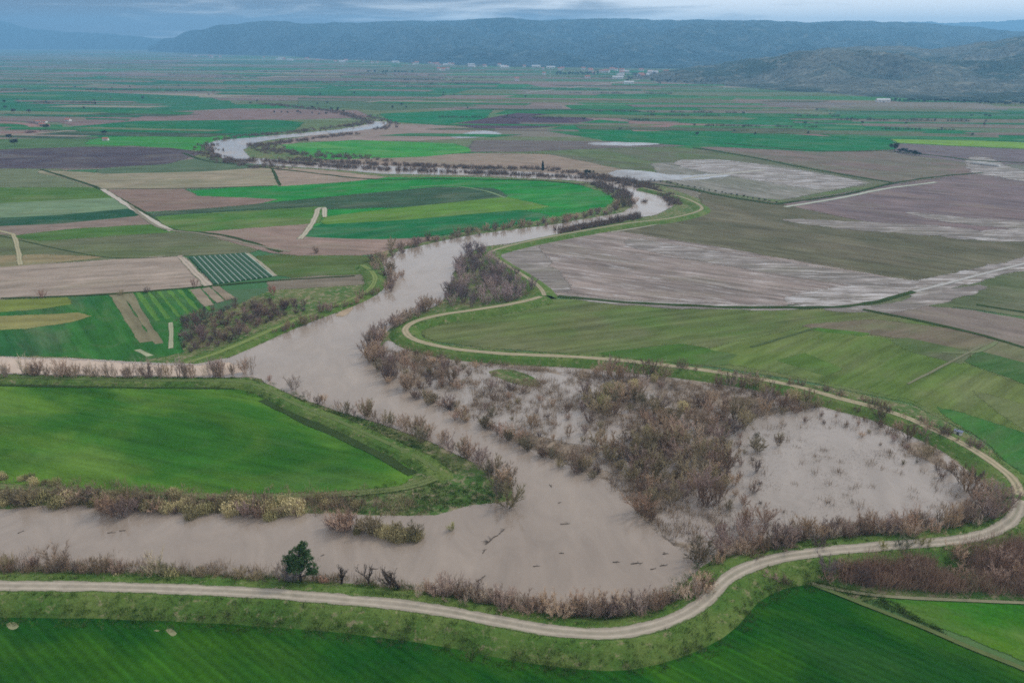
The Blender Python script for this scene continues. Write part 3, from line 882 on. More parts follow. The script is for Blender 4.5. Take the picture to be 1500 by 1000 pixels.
for pts, w, c in (([(150, 277), (178, 295), (205, 312), (232, 328), (252, 338)], 4.5, (188, 176, 160)), ([(440, 350), (452, 335), (462, 318), (466, 306)], 4.0, (176, 166, 140)),
                  ([(466, 306), (474, 304), (476, 318)], 4.0, (180, 172, 146)), ([(266, 377), (284, 396), (306, 418)], 4.5, (176, 160, 140)), ([(-60, 330), (8, 340), (22, 350), (30, 388)], 3.0, (166, 156, 116)),
                  ([(362, 371), (380, 384), (404, 404)], 2.2, (160, 152, 126)), ([(250, 510), (251, 490), (250, 472)], 2.0, (158, 160, 124)), ([(1150, 303), (1230, 290), (1300, 276), (1372, 267)], 4.5, (172, 176, 158)),
                  ([(1340, 427), (1420, 406), (1500, 386), (1640, 352)], 2.6, (172, 168, 164)), ([(600, 274), (660, 272), (712, 280), (740, 290)], 2.4, (120, 146, 104)), ([(190, 300), (232, 332), (300, 343), (380, 360), (425, 368)], 2.5, (138, 128, 104)),
                  ([(1000, 262), (1060, 255), (1120, 249)], 5.0, (176, 172, 158)), ([(770, 136), (860, 126), (960, 114), (1020, 110)], 14.0, (160, 152, 140)), ([(1000, 188), (1150, 192), (1310, 204)], 6.0, (130, 160, 130)),
                  ([(895, 340), (960, 329), (1034, 311)], 2.0, (168, 162, 140)), ([(1380, 516), (1430, 515), (1460, 500)], 2.0, (110, 120, 84)), ([(1100, 508), (1195, 480)], 1.6, (72, 92, 50)), ([(1330, 562), (1440, 505)], 1.2, (120, 120, 86)),
                  ([(430, 142), (600, 140), (720, 138)], 6, (120, 126, 110)), ([(1370, 180), (1450, 182), (1560, 186)], 7, (160, 158, 150))):
    ribbon('path', pts, w, M_road, 0.27, C(*c), 'farm track between fields', grassy=0.2, jit=0.5)
for pts, w in (([(60, 248), (105, 262), (150, 278), (212, 312), (250, 335), (330, 345), (412, 369)], 3.5), ([(398, 246), (404, 258), (410, 272)], 3.0), ([(268, 224), (300, 235), (340, 240), (430, 250), (540, 262), (640, 262), (780, 264), (850, 270)], 4.0),
               ([(900, 262), (1000, 275), (1060, 287), (1135, 299)], 5.0), ([(1135, 299), (1240, 284), (1310, 268), (1380, 258), (1440, 253)], 4.0), ([(1015, 216), (1100, 230), (1180, 246), (1310, 268)], 5.0),
               ([(818, 433), (900, 441), (1050, 449), (1200, 450), (1270, 444), (1340, 427)], 3.4), ([(1264, 453), (1350, 470), (1440, 491), (1520, 514), (1640, 545)], 2.6), ([(1430, 446), (1470, 452), (1560, 466)], 2.6),
               ([(1310, 222), (1380, 229), (1440, 236), (1560, 240)], 6.0), ([(1060, 210), (1200, 221), (1310, 220)], 5.0), ([(0, 437), (150, 431), (280, 421), (400, 411), (520, 404)], 2.2), ([(150, 276), (260, 276), (400, 272)], 2.4),
               ([(0, 345), (150, 376), (260, 375)], 1.0), ([(385, 585), (440, 612), (500, 640), (560, 668), (604, 694)], 3.2), ([(-100, 562), (150, 566), (345, 568)], 1.8)):
    ribbon('ditch', pts, w, M_field, 0.26, C(56, 76, 42), 'dark overgrown drainage ditch', jit=0.7)

# striped plot: film-covered beds, each a long low bed
bed_a, bed_b, bed_c, bed_d = G(277, 377), G(360, 371), G(401, 405), G(313, 417)
NB = 11
for i in range(NB):
    for s, (m, nm) in enumerate(((M_crop, 'crop_bed'), (M_film, 'crop_bed'))):
        u0, u1 = (i + 0.72 * s) / NB, (i + (0.72 if s == 0 else 1.0)) / NB
        a, b, c_, d = bed_a.lerp(bed_b, u0), bed_a.lerp(bed_b, u1), bed_d.lerp(bed_c, u1), bed_d.lerp(bed_c, u0)
        hh = 0.55 if s == 0 else 0.30
        V = [Vector((p.x, p.y, z)) for z in (0.1, hh) for p in (a, b, c_, d)]
        o = link(nm, mesh(nm, V, [(4, 5, 6, 7), (0, 1, 5, 4), (1, 2, 6, 5), (2, 3, 7, 6), (3, 0, 4, 7)], m))
        tag(o, 'green crop row of the striped plot' if s == 0 else 'white film covered row of the striped plot', None, None, 'structure')

# curved terraces at the left edge
for k in range(5):
    ribbon('terrace', [(-60, 162 + k * 8), (0, 164 + k * 7.5), (40, 170 + k * 6), (58 - k * 2, 182 + k * 2.5), (45, 192 + k * 0.8)], 16, M_field, 0.27 + 0.012 * k, C(150, 112, 100) if k % 2 == 0 else C(100, 84, 80), 'curved band of bare red brown earth')

# ================================================================== HILLS
def interp(pts, x):
    if x <= pts[0][0]:
        return pts[0][1]
    for (a, b), (c, d) in zip(pts, pts[1:]):
        if x <= c:
            s = (x - a) / (c - a)
            s = s * s * (3 - 2 * s)
            return b + (d - b) * s
    return pts[-1][1]


def hills(name, x0, x1, foot, ridge, rdist, back, m, amp, seed, label, nx=360, nu=46, rough=1.0):
    V, F = [], []
    for i in range(nx + 1):
        px = x0 + (x1 - x0) * i / nx
        f = G(px, interp(foot, px))
        f.z = 0
        rr = Vector((ray(px, 60).x, ray(px, 60).y, 0))
        rr.normalize()
        r0 = f.length
        r1 = max(interp(rdist, px), r0 + 300)
        d = ray(px, interp(ridge, px) + rough * (1.8 * mn.noise(Vector((px * 0.021, seed, 0))) + 1.3 * mn.noise(Vector((px * 0.06, seed, 4))) + 0.7 * mn.noise(Vector((px * 0.19, seed, 7)))))
        hr = CAMH + r1 * d.z / math.hypot(d.x, d.y)
        hr = max(hr, 8)
        for j in range(nu + 1):
            u = j / nu * (1 + back)
            r = r0 + (r1 - r0) * u
            if u <= 1:
                s = 0.35 * u + 0.65 * u * u * (3 - 2 * u)
            else:
                s = max(0.0, 1 - ((u - 1) / back) ** 1.6)
            p = rr * r
            q = Vector((p.x, p.y, seed * 100)) * 0.0016
            n = mn.fractal(q, 0.9, 2.1, 6)
            spur = abs(mn.noise(Vector((p.x, p.y, seed)) * 0.0011)) - 0.2 + 0.6 * (abs(mn.noise(Vector((p.x, p.y, seed + 5)) * 0.0034)) - 0.2)
            wdw = math.sin(math.pi * min(u, 1)) if u <= 1 else 0
            z = hr * s + (n * 0.55 - spur * 1.4) * amp * wdw
            if u < 0.97:
                z = min(z, CAMH + r * (d.z / math.hypot(d.x, d.y)) - 1)
            edge = u < 1e-6 or j == nu
            V.append(Vector((p.x, p.y, -1 if edge else max(z, 0.3))))
        if i:
            a = (nu + 1) * i
            for j in range(nu):
                F.append((a + j, a + j + 1, a - nu - 1 + j + 1, a - nu - 1 + j))
    me = mesh(name, V, F, m)
    bm = bmesh.new()
    bm.from_mesh(me)
    bmesh.ops.recalc_face_normals(bm, faces=bm.faces)
    bm.to_mesh(me)
    bm.free()
    me.polygons.foreach_set('use_smooth', [True] * len(me.polygons))
    return tag(link(name, me), label, None, None, 'structure')


M_hfar = make_hill_mat('haze_tinted_mountain_scrub', C(38, 66, 70), C(58, 80, 84), C(84, 96, 92), 0.02)  # part of the distance haze's blue is painted into these scrub colours
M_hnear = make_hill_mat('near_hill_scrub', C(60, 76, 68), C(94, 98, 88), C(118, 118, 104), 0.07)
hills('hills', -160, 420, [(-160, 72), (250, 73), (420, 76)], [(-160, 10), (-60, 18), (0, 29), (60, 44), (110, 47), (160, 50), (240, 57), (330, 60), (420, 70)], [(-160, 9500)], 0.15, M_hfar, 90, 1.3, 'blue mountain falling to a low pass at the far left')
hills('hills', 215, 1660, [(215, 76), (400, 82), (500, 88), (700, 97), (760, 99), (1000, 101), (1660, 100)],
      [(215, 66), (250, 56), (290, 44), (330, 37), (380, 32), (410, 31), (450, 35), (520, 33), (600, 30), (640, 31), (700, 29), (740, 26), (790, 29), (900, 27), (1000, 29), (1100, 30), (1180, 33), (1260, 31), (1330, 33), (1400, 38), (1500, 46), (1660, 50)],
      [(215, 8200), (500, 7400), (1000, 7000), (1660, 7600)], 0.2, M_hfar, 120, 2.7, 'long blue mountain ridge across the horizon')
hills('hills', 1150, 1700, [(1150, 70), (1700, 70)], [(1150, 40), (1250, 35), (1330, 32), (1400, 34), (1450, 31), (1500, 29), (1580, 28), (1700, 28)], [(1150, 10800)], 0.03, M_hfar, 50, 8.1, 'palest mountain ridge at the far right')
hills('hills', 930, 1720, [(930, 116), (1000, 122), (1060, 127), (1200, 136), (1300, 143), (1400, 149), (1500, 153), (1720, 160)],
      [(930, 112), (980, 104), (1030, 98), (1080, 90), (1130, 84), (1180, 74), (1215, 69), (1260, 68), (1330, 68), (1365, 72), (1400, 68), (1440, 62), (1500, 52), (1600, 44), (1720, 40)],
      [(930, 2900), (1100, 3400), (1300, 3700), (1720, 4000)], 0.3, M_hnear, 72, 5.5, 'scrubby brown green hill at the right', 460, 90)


# ================================================================== PLANTS
def blade(V, F, p, q, w, rg, tip=0.35):
    d = (q - p)
    if d.length < 1e-5:
        return
    a = d.cross(Vector((rg.gauss(0, 1), rg.gauss(0, 1), rg.gauss(0, 1))))
    if a.length < 1e-5:
        return
    a.normalize()
    i = len(V)
    V += [p - a * w / 2, p + a * w / 2, q + a * w * tip / 2, q - a * w * tip / 2]
    F.append((i, i + 1, i + 2, i + 3))


def tube(V, F, pts, rad, n=5):
    base = len(V)
    for k, p in enumerate(pts):
        a, b = pts[max(k - 1, 0)], pts[min(k + 1, len(pts) - 1)]
        t = (b - a).normalized()
        u = t.cross(Vector((0.31, 0.9, 0.12)))
        u.normalize()
        v = t.cross(u)
        for j in range(n):
            an = 2 * math.pi * j / n
            V.append(p + (u * math.cos(an) + v * math.sin(an)) * rad[k])
        if k:
            for j in range(n):
                F.append((base + (k - 1) * n + j, base + (k - 1) * n + (j + 1) % n, base + k * n + (j + 1) % n, base + k * n + j))
    F.append(tuple(base + (len(pts) - 1) * n + j for j in range(n)))
    F.append(tuple(base + j for j in reversed(range(n))))


def rdir(rg, d, ang):
    a = d.orthogonal().normalized()
    b = d.cross(a).normalized()
    th = rg.uniform(0, 2 * math.pi)
    an = rg.uniform(0.35, 1) * ang
    return (d * math.cos(an) + (a * math.cos(th) + b * math.sin(th)) * math.sin(an)).normalized()


def willow_mesh(seed, h=6.0, nst=8, nbr=9, ntw=8, spread=0.75, tw=0.075, low=0.3, twl=0.17):
    """multi-stemmed leafless willow: (stems, twigs)"""
    rg = random.Random(seed)
    TV, TF, CV, CF = [], [], [], []
    for s in range(nst):
        az = 2 * math.pi * (s + rg.random() * 0.8) / nst
        lean = rg.uniform(0.1, 1) * spread
        d = Vector((math.cos(az) * math.sin(lean), math.sin(az) * math.sin(lean), math.cos(lean)))
        L = h * rg.uniform(0.6, 0.95) * (1 - 0.15 * lean)
        p = Vector((math.cos(az) * 0.05 * h, math.sin(az) * 0.05 * h, -0.15))
        pts = [p]
        dd = d.copy()
        for k in range(4):
            dd = (dd + Vector((rg.gauss(0, 0.1), rg.gauss(0, 0.1), 0.12))).normalized()
            pts.append(pts[-1] + dd * L / 4)
        r0 = h * rg.uniform(0.011, 0.018)
        tube(TV, TF, pts, [r0, r0 * 0.8, r0 * 0.6, r0 * 0.4, r0 * 0.2], 4)
        for b in range(nbr):
            u = low + (1 - low) * (b + rg.random()) / nbr
            x = u * 3.999
            i = int(x)
            q = pts[i].lerp(pts[i + 1], x - i)
            bd = rdir(rg, (pts[i + 1] - pts[i]).normalized(), 0.95)
            bd = (bd + Vector((0, 0, 0.35))).normalized()
            bl = h * rg.uniform(0.12, 0.26) * (1.15 - 0.45 * u)
            e = q + bd * bl
            blade(CV, CF, q, e, tw * 1.3, rg, 0.5)
            for t in range(ntw):
                w = rg.uniform(0.25, 1.0)
                qq = q.lerp(e, w)
                td = (rdir(rg, bd, 0.8) + Vector((0, 0, 0.25))).normalized()
                blade(CV, CF, qq, qq + td * h * rg.uniform(0.5, 1.15) * twl, tw * rg.uniform(0.6, 1.2), rg, 0.2)
    return (TV, TF), (CV, CF)


def reed_mesh(seed, h=3.0, n=230, r=0.55):
    rg = random.Random(seed)
    V, F, PV, PF = [], [], [], []
    for k in range(n):
        a = rg.uniform(0, 2 * math.pi)
        rr = r * h * math.sqrt(rg.random())
        p = Vector((math.cos(a) * rr, math.sin(a) * rr * 0.8, -0.1))
        hh = h * rg.uniform(0.6, 1.0) * (1 - 0.35 * (rr / (r * h)) ** 2)
        q = p + Vector((rg.gauss(0, 0.10) * h + math.cos(a) * 0.08 * h, rg.gauss(0, 0.10) * h, hh))
        blade(V, F, p, q, 0.075, rg, 0.5)
        if rg.random() < 0.6:
            t = q + Vector((rg.gauss(0, 0.12), rg.gauss(0, 0.12), 0.32))
            blade(PV, PF, q, t, 0.17, rg, 0.3)
    o_ = len(V)
    return (V + PV, F + [tuple(i + o_ for i in f) for f in PF]),


def fork_tree_mesh(seed, h=6.0, tw=0.06):
    """bare pollard-like tree: short dark trunk forking into a few long limbs"""
    rg = random.Random(seed)
    TV, TF, CV, CF = [], [], [], []

    def grow(p, d, L, r, lv):
        pts = [p]
        dd = d.copy()
        for k in range(3):
            dd = (dd + Vector((rg.gauss(0, 0.12), rg.gauss(0, 0.12), 0.05))).normalized()
            pts.append(pts[-1] + dd * L / 3)
        if r > 0.035:
            tube(TV, TF, pts, [r, r * 0.88, r * 0.78, r * 0.65], 5)
        else:
            for a, b in zip(pts, pts[1:]):
                blade(CV, CF, a, b, max(tw, r * 2), rg, 0.8)
        if lv >= 5:
            return
        n = (3 if lv == 0 else rg.choice((2, 2, 3)))
        for k in range(n):
            nd_ = rdir(rg, dd, 0.8 if lv < 2 else 0.6)
            nd_ = (nd_ + Vector((0, 0, 0.15))).normalized()
            grow(pts[-1], nd_, L * rg.uniform(0.68, 0.9), r * 0.6, lv + 1)
            if lv > 1:
                grow(pts[1], rdir(rg, dd, 0.9), L * 0.5, r * 0.35, max(lv + 2, 4))
    grow(Vector((0, 0, -0.2)), Vector((rg.uniform(-.1, .1), 0, 1)).normalized(), h * 0.25, h * 0.055, 0)
    return (TV, TF), (CV, CF)


def evergreen_mesh(seed=3, h=13.0):
    rg = random.Random(seed)
    TV, TF, CV, CF = [], [], [], []
    tp = [Vector((0, 0, -0.3)), Vector((0.05, 0, 2.5)), Vector((-0.15, 0.1, 5.0)), Vector((0.1, 0, 8.0)), Vector((0.5, 0, 11.0))]
    tube(TV, TF, tp, [0.42, 0.34, 0.28, 0.18, 0.08], 8)
    lobes = [(0.9, 0, 11.3, 1.5), (-0.6, 0.3, 10.2, 1.7), (1.5, 0.2, 9.4, 1.9), (-2.0, 0, 8.6, 1.8), (0.2, -0.6, 8.4, 2.2), (2.4, 0.3, 7.0, 1.8), (-3.0, 0.4, 7.0, 1.5), (-1.2, 0.5, 6.4, 1.9), (0.9, 0.6, 5.6, 2.0),
             (3.3, -0.2, 5.2, 1.7), (-2.3, -0.4, 5.4, 1.3), (2.6, 0.3, 3.7, 1.3), (4.0, 0.2, 4.3, 1.0), (0.3, -2.0, 6.9, 1.8), (0.2, 2.0, 7.2, 1.8), (-0.8, -1.6, 9.2, 1.3), (1.8, 1.6, 8.2, 1.4), (1.5, 0, 12.2, 0.9), (0.2, 1.2, 4.6, 1.2)]
    for (x, y, z, r) in lobes:
        c = Vector((x, y, z))
        k = max(1, min(4, int(z / 3.2)))
        st = tp[k].copy()
        st.z = min(st.z, z - 0.8)
        tube(TV, TF, [st, st.lerp(c, 0.5) + Vector((0, 0, -0.2)), c], [0.13, 0.09, 0.04], 5)
        r *= rg.uniform(0.75, 1.0)
        for s in range(11):
            v = Vector((rg.gauss(0, 1), rg.gauss(0, 1), rg.gauss(0, 1))).normalized() * r * rg.uniform(0.45, 1.02)
            cc = c + Vector((v.x, v.y, v.z * 0.8))
            cr = rg.uniform(0.3, 0.62)
            for q in range(34):
                p = cc + Vector((rg.gauss(0, 1), rg.gauss(0, 1), rg.gauss(0, 0.7))) * cr * 0.6
                d = Vector((rg.gauss(0, 1), rg.gauss(0, 1), rg.gauss(0, 0.8))).normalized() * rg.uniform(0.2, 0.42)
                blade(CV, CF, p, p + d, 0.24, rg, 0.4)
    return (TV, TF), (CV, CF)


def leafy_mesh(seed, h=6.0, n=420, conic=False):
    """small far tree: trunk and uneven leafy crown"""
    rg = random.Random(seed)
    TV, TF, CV, CF = [], [], [], []
    tube(TV, TF, [Vector((0, 0, -0.2)), Vector((0.1, 0, h * 0.3)), Vector((0, 0.1, h * 0.7))], [h * 0.035, h * 0.028, h * 0.012], 5)
    if conic:
        for k in range(n):
            z = rg.uniform(0.08, 1) * h
            r = h * 0.13 * (1 - (z / h) ** 2.2) + 0.1
            a = rg.uniform(0, 6.283)
            p = Vector((math.cos(a) * r * rg.uniform(0.5, 1), math.sin(a) * r * rg.uniform(0.5, 1), z))
            blade(CV, CF, p, p + Vector((rg.gauss(0, .2), rg.gauss(0, .2), 0.7)), 0.5, rg, 0.4)
    else:
        for c in range(9):
            cc = Vector((rg.gauss(0, 0.19) * h, rg.gauss(0, 0.19) * h, h * rg.uniform(0.38, 0.8)))
            for k in range(n // 9):
                v = Vector((rg.gauss(0, 1), rg.gauss(0, 1), rg.gauss(0, 0.8)))
                v = v.normalized() * h * 0.2 * rg.uniform(0.5, 1.0)
                blade(CV, CF, cc + v, cc + v + Vector((rg.gauss(0, 1), rg.gauss(0, 1), rg.gauss(0, 1))).normalized() * 0.6, 0.5, rg, 0.4)
    return (TV, TF), (CV, CF)


def mk(name, parts, mats, h):
    return [mesh(n, p[0], p[1], m) for n, p, m in zip(name, parts, mats)], h


LIB = {
    'bare_willow': [mk(('trunk', 'crown'), willow_mesh(10 + i, 6.0, 9, 10, 15, 0.78, 0.05, 0.25, 0.14), (M_bark, M_twig), 6.0) for i in range(6)],
    'bare_bush': [mk(('trunk', 'crown'), willow_mesh(30 + i, 6.0, 12, 9, 15, 0.95, 0.05, 0.18, 0.12), (M_bark, M_twig), 6.0) for i in range(6)],
    'thin_willow': [mk(('trunk', 'crown'), willow_mesh(50 + i, 6.0, 6, 8, 5, 0.55, 0.06, 0.25), (M_bark, M_twig), 6.0) for i in range(5)],
    'olive_willow': [mk(('trunk', 'crown'), willow_mesh(80 + i, 6.0, 9, 9, 14, 0.85, 0.07, 0.15, 0.14), (M_bark, M_twig), 6.0) for i in range(5)],
    'brown_shrub': [mk(('trunk', 'crown'), willow_mesh(110 + i, 4.0, 10, 7, 8, 1.0, 0.075, 0.12, 0.2), (M_bark, M_twig), 4.0) for i in range(5)],
    'reed_clump': [mk(('reed_clump',), reed_mesh(140 + i), (M_twig,), 3.0) for i in range(5)],
    'bare_tree': [mk(('trunk', 'crown'), fork_tree_mesh(170 + i), (M_bark, M_twig), 6.0) for i in range(5)],
    'leafy_tree': [mk(('trunk', 'crown'), leafy_mesh(200 + i), (M_bark, M_leaf), 6.0) for i in range(4)],
    'cypress': [mk(('trunk', 'crown'), leafy_mesh(220, 8.0, 700, True), (M_bark, M_leaf), 8.0)],
}
TINT = {
    'bare_willow': [(126, 106, 96), (114, 94, 90), (134, 112, 98), (104, 86, 82), (120, 98, 82)],
    'bare_bush': [(122, 100, 92), (130, 106, 94), (108, 88, 84), (138, 114, 98), (116, 92, 80)],
    'thin_willow': [(134, 114, 106), (124, 106, 102), (142, 122, 110)],
    'olive_willow': [(124, 108, 86), (116, 100, 82), (110, 98, 82), (130, 112, 92)],
    'brown_shrub': [(116, 96, 84), (104, 86, 80), (124, 100, 88), (110, 96, 76)],
    'reed_clump': [(166, 148, 114), (154, 138, 104), (140, 128, 92)],
    'bare_tree': [(104, 90, 84), (92, 80, 76)],
    'leafy_tree': [(48, 76, 52), (58, 84, 54), (66, 84, 60)],
    'cypress': [(44, 58, 44)],
}
CAT = {'bare_bush': 'bush', 'bare_willow': 'willow', 'thin_willow': 'willow', 'olive_willow': 'willow', 'brown_shrub': 'shrub', 'reed_clump': 'reeds', 'bare_tree': 'tree', 'leafy_tree': 'tree', 'cypress': 'tree'}
rp = random.Random(99)
COUNT = {}


def plant(kind, pos, h, label, group=None, tint=None, parts=True, wide=1.0, variant=None):
    (meshes, h0) = rp.choice(LIB[kind]) if variant is None else LIB[kind][variant]
    s = h / h0
    c = tint or rp.choice(TINT[kind])
    j = rp.choice((0.55, 0.7, 0.85, 1.0, 1.0, 1.1, 1.2))
    if kind == 'olive_willow':
        j = min(j, 0.9)
    g_ = sum(C(*c, k=0.8001)) / 3
    col = tuple(v * q_ * j * (rp.choice((0.55, 0.8, 1.0, 1.0, 1.2)) if False else 1.0) * {'leafy_tree': 1.0, 'bare_tree': 1.1, 'cypress': 1.0, 'reed_clump': 1.9, 'olive_willow': 2.6}.get(kind, 2.9) for v, q_ in zip(C(*c, k=0.8001), (0.84, 0.92, 0.86))) + (1,)
    bark = tuple(v * 0.75 for v in col[:3]) + (1,) if kind not in ('leafy_tree', 'cypress') else C(84, 72, 62) + (1,)
    root = bpy.data.objects.new(kind, meshes[0] if kind == 'reed_clump' else None)
    root.color = col
    COL.objects.link(root)
    root.location = pos
    root.rotation_euler = (0, 0, rp.uniform(0, 6.283))
    root.scale = (s * wide * rp.uniform(0.9, 1.1), s * wide * rp.uniform(0.9, 1.1), s)
    tag(root, label, CAT[kind], group)
    for nm, me, cc in () if kind == 'reed_clump' else zip(('trunk', 'crown'), meshes, (bark, col)):
        o = bpy.data.objects.new(nm, me)
        COL.objects.link(o)
        o.parent = root
        o.color = cc
    COUNT[kind] = COUNT.get(kind, 0) + 1
    return root


def inside(x, y, poly):
    r = False
    n = len(poly)
    for i in range(n):
        x1, y1 = poly[i]
        x2, y2 = poly[(i + 1) % n]
        if (y1 > y) != (y2 > y) and x < (x2 - x1) * (y - y1) / (y2 - y1) + x1:
            r = not r
    return r


def near_road(p, m):
    for P, w in LEVEES:
        for q in P[::3]:
            if (q.x - p.x) ** 2 + (q.y - p.y) ** 2 < m * m:
                return True
    return False


PLACED = []
ADJ = {'bare_bush': 'rounded leafless bush', 'bare_willow': 'leafless grey brown willow bush', 'thin_willow': 'thin leafless mauve brown willow', 'olive_willow': 'yellowish olive willow bush', 'brown_shrub': 'low dark leafless shrub',
       'reed_clump': 'clump of dry reeds', 'bare_tree': 'bare forking tree', 'leafy_tree': 'dark green leafy tree'}


def scatter_poly(poly, n, mind, kinds, hr, where, wide=1.0, avoid=3.2, clump=0.0, tints=None):
    xs = [p[0] for p in poly]
    ys = [p[1] for p in poly]
    W = [G(*p) for p in poly]
    wp = [(p.x, p.y) for p in W]
    x0, x1 = min(p[0] for p in wp), max(p[0] for p in wp)
    y0, y1 = min(p[1] for p in wp), max(p[1] for p in wp)
    done, tries = 0, 0
    ks, ws = zip(*kinds)
    while done < n and tries < n * 80:
        tries += 1
        x, y = rp.uniform(x0, x1), rp.uniform(y0, y1)
        if not inside(x, y, wp):
            continue
        if clump and mn.noise(Vector((x * 0.055, y * 0.055, 2.2))) < rp.uniform(-clump, clump) * 0.5:
            continue
        p = Vector((x, y, 0.05))
        if any((q[0] - x) ** 2 + (q[1] - y) ** 2 < (mind * 0.5 + q[2] * 0.5) ** 2 for q in PLACED):
            continue
        if near_road(p, avoid):
            continue
        k = rp.choices(ks, ws)[0]
        if k == BW and rp.random() < 0.55:
            k = BB
        h = rp.choice((0.65, 0.8, 0.95, 1, 1, 1.15)) * rp.uniform(*hr) * (0.6 if k == 'reed_clump' else (0.7 if k == 'brown_shrub' else 1.0))
        PLACED.append((x, y, mind))
        plant(k, p, h, f'{ADJ[k]} {where}', f'{ADJ[k]}s {where}', wide=wide * rp.uniform(0.8, 1.25), tint=rp.choice(tints) if tints else None)
        done += 1
    return done


def scatter_line(pts, n, wid, kinds, hr, where, wide=1.0):
    P = catmull([G(x, y) for x, y in pts], False, 3.0)
    acc = [0]
    for a, b in zip(P, P[1:]):
        acc.append(acc[-1] + (b - a).length)
    ks, ws = zip(*kinds)
    for i in range(n):
        s = acc[-1] * (i + rp.uniform(0.1, 0.9)) / n
        j = max(k for k in range(len(acc)) if acc[k] <= s)
        j = min(j, len(P) - 2)
        q = P[j].lerp(P[j + 1], (s - acc[j]) / max(1e-4, acc[j + 1] - acc[j]))
        q = Vector((q.x + rp.gauss(0, wid * 0.5), q.y + rp.gauss(0, wid * 0.5), 0.05))
        k = rp.choices(ks, ws)[0]
        if k == BW and rp.random() < 0.55:
            k = BB
        h = rp.choice((0.65, 0.8, 0.95, 1, 1, 1.15)) * rp.uniform(*hr) * (0.6 if k == 'reed_clump' else (0.7 if k == 'brown_shrub' else 1.0))
        plant(k, q, h, f'{ADJ[k]} {where}', f'{ADJ[k]}s {where}', wide=wide)
        PLACED.append((q.x, q.y, 2.0))


BB = 'bare_bush'
BW, TW, OW, BS, RC = 'bare_willow', 'thin_willow', 'olive_willow', 'brown_shrub', 'reed_clump'
# --- single, recognisable plants first
ev_t, ev_c = evergreen_mesh()
ev = bpy.data.objects.new('evergreen_tree', None)
COL.objects.link(ev)
ev.location = G(441, 857)
ev.scale = (0.93, 0.93, 0.93)
tag(ev, 'tall dark green evergreen tree standing alone beside the dirt road', 'tree')
o = link('trunk', mesh('trunk', ev_t[0], ev_t[1], M_bark), parent=ev)
o.color = C(70, 62, 56) + (1,)
o = link('crown', mesh('crown', ev_c[0], ev_c[1], M_leaf), parent=ev)
o.color = C(62, 96, 52) + (1,)

plant(TW, G(415, 857), 8.5, 'thin leafless willow just left of the dark evergreen tree')
plant(BW, G(428, 857), 6.0, 'grey leafless bush at the foot of the dark evergreen tree', tint=(104, 96, 100))
plant('bare_tree', G(500, 858), 6.5, 'small bare forking tree by the water, nearest the evergreen tree', tint=(92, 78, 72), variant=0)
plant('bare_tree', G(540, 858), 6.5, 'small bare tree between two others on the near bank', tint=(98, 84, 78), variant=1)
plant('bare_tree', G(572, 864), 6.0, 'small bare tree left of the widest forking tree', tint=(92, 78, 72), variant=2)
plant('bare_tree', G(583, 864), 8.6, 'widest bare forking tree on the near bank', tint=(88, 74, 68), variant=3, wide=1.35)
plant(BS, G(475, 857), 3.0, 'low reddish brown shrub right of the evergreen tree', tint=(128, 96, 84))
plant(TW, G(228, 848), 7.5, 'pair of bare stems rising from a green bush by the near bank', tint=(134, 118, 98))
plant(BW, G(242, 848), 6.0, 'leafless bush left of the reeds by the near bank', tint=(130, 118, 92))
plant(BW, G(86, 838), 8.0, 'largest spreading bare willow on the near bank at left', tint=(126, 106, 96), wide=1.15)
plant(BW, G(430, 571), 6.5, 'round leafless bush standing alone at the river confluence', tint=(112, 98, 94), wide=1.3)
plant(BS, G(395, 558), 3.0, 'small brown shrub near the lone round bush', tint=(118, 92, 84))
plant(OW, G(745, 742), 8.5, 'large olive bush at the tip of the grassy spit', wide=1.2, tint=(126, 112, 88))
plant(BW, G(730, 728), 7.5, 'grey leafless bush on the tip of the grassy spit', tint=(120, 104, 92), wide=1.1)
plant(OW, G(662, 777), 2.6, 'small round tuft standing alone in the river', wide=1.6, tint=(128, 120, 86))
plant(BW, G(1212, 845), 6.0, 'dark round leafless bush below the levee road at right', tint=(96, 80, 82), wide=1.2)
plant(BS, G(1128, 852), 3.6, 'spreading reddish shrub at the corner of the dark field', tint=(116, 92, 88), wide=1.3)
plant(BS, G(1150, 856), 2.6, 'low shrub beside the spreading reddish shrub', tint=(120, 96, 88), wide=1.2)
plant(OW, G(1350, 806), 5.0, 'yellow olive bush beside the levee road', tint=(130, 120, 84), wide=1.2)
plant(BW, G(1320, 812), 5.5, 'dark bush next to the yellow olive bush by the levee road', tint=(84, 80, 68), wide=1.1)
plant(OW, G(1292, 812), 4.5, 'olive bush at the end of the earth mound by the road', tint=(130, 122, 84))
plant('cypress', G(795, 251), 9.5, 'slim dark cypress above the upper river')
plant('leafy_tree', G(861, 258), 7, 'dark round tree where the upper river turns', tint=(70, 72, 58))
for x, y, h, lb in ((22, 214, 9, 'dark tree above the purple ploughed field'), (153, 198, 7, 'dark tree behind the small white hut'), (495, 163, 8, 'lone dark tree by the distant river bend'), (20, 166, 8, 'left of two trees on the curved terraces'), (43, 166, 8, 'right of two trees on the curved terraces'),
                    (14, 204, 7, 'small tree below the curved terraces'), (68, 190, 9, 'dark tree by the white walls of the terraces'), (1310, 222, 10, 'first dark tree at the corner of the green field'), (135, 83, 16, 'lone dark tree far out on the left plain')):
    plant('leafy_tree', G(x, y), h, lb, tint=(64, 70, 56) if y > 160 else None)
plant(BB, G(62, 436), 5.0, 'brown bush on the near edge of the pale ploughed field', tint=(112, 84, 76))
plant(BS, G(178, 432), 3.5, 'small shrub left on the ditch below the pale field')
plant(BS, G(215, 429), 3.5, 'small shrub right on the ditch below the pale field')
plant(BW, G(285, 422), 5.5, 'brown bush at the corner below the striped plot', tint=(112, 84, 78))
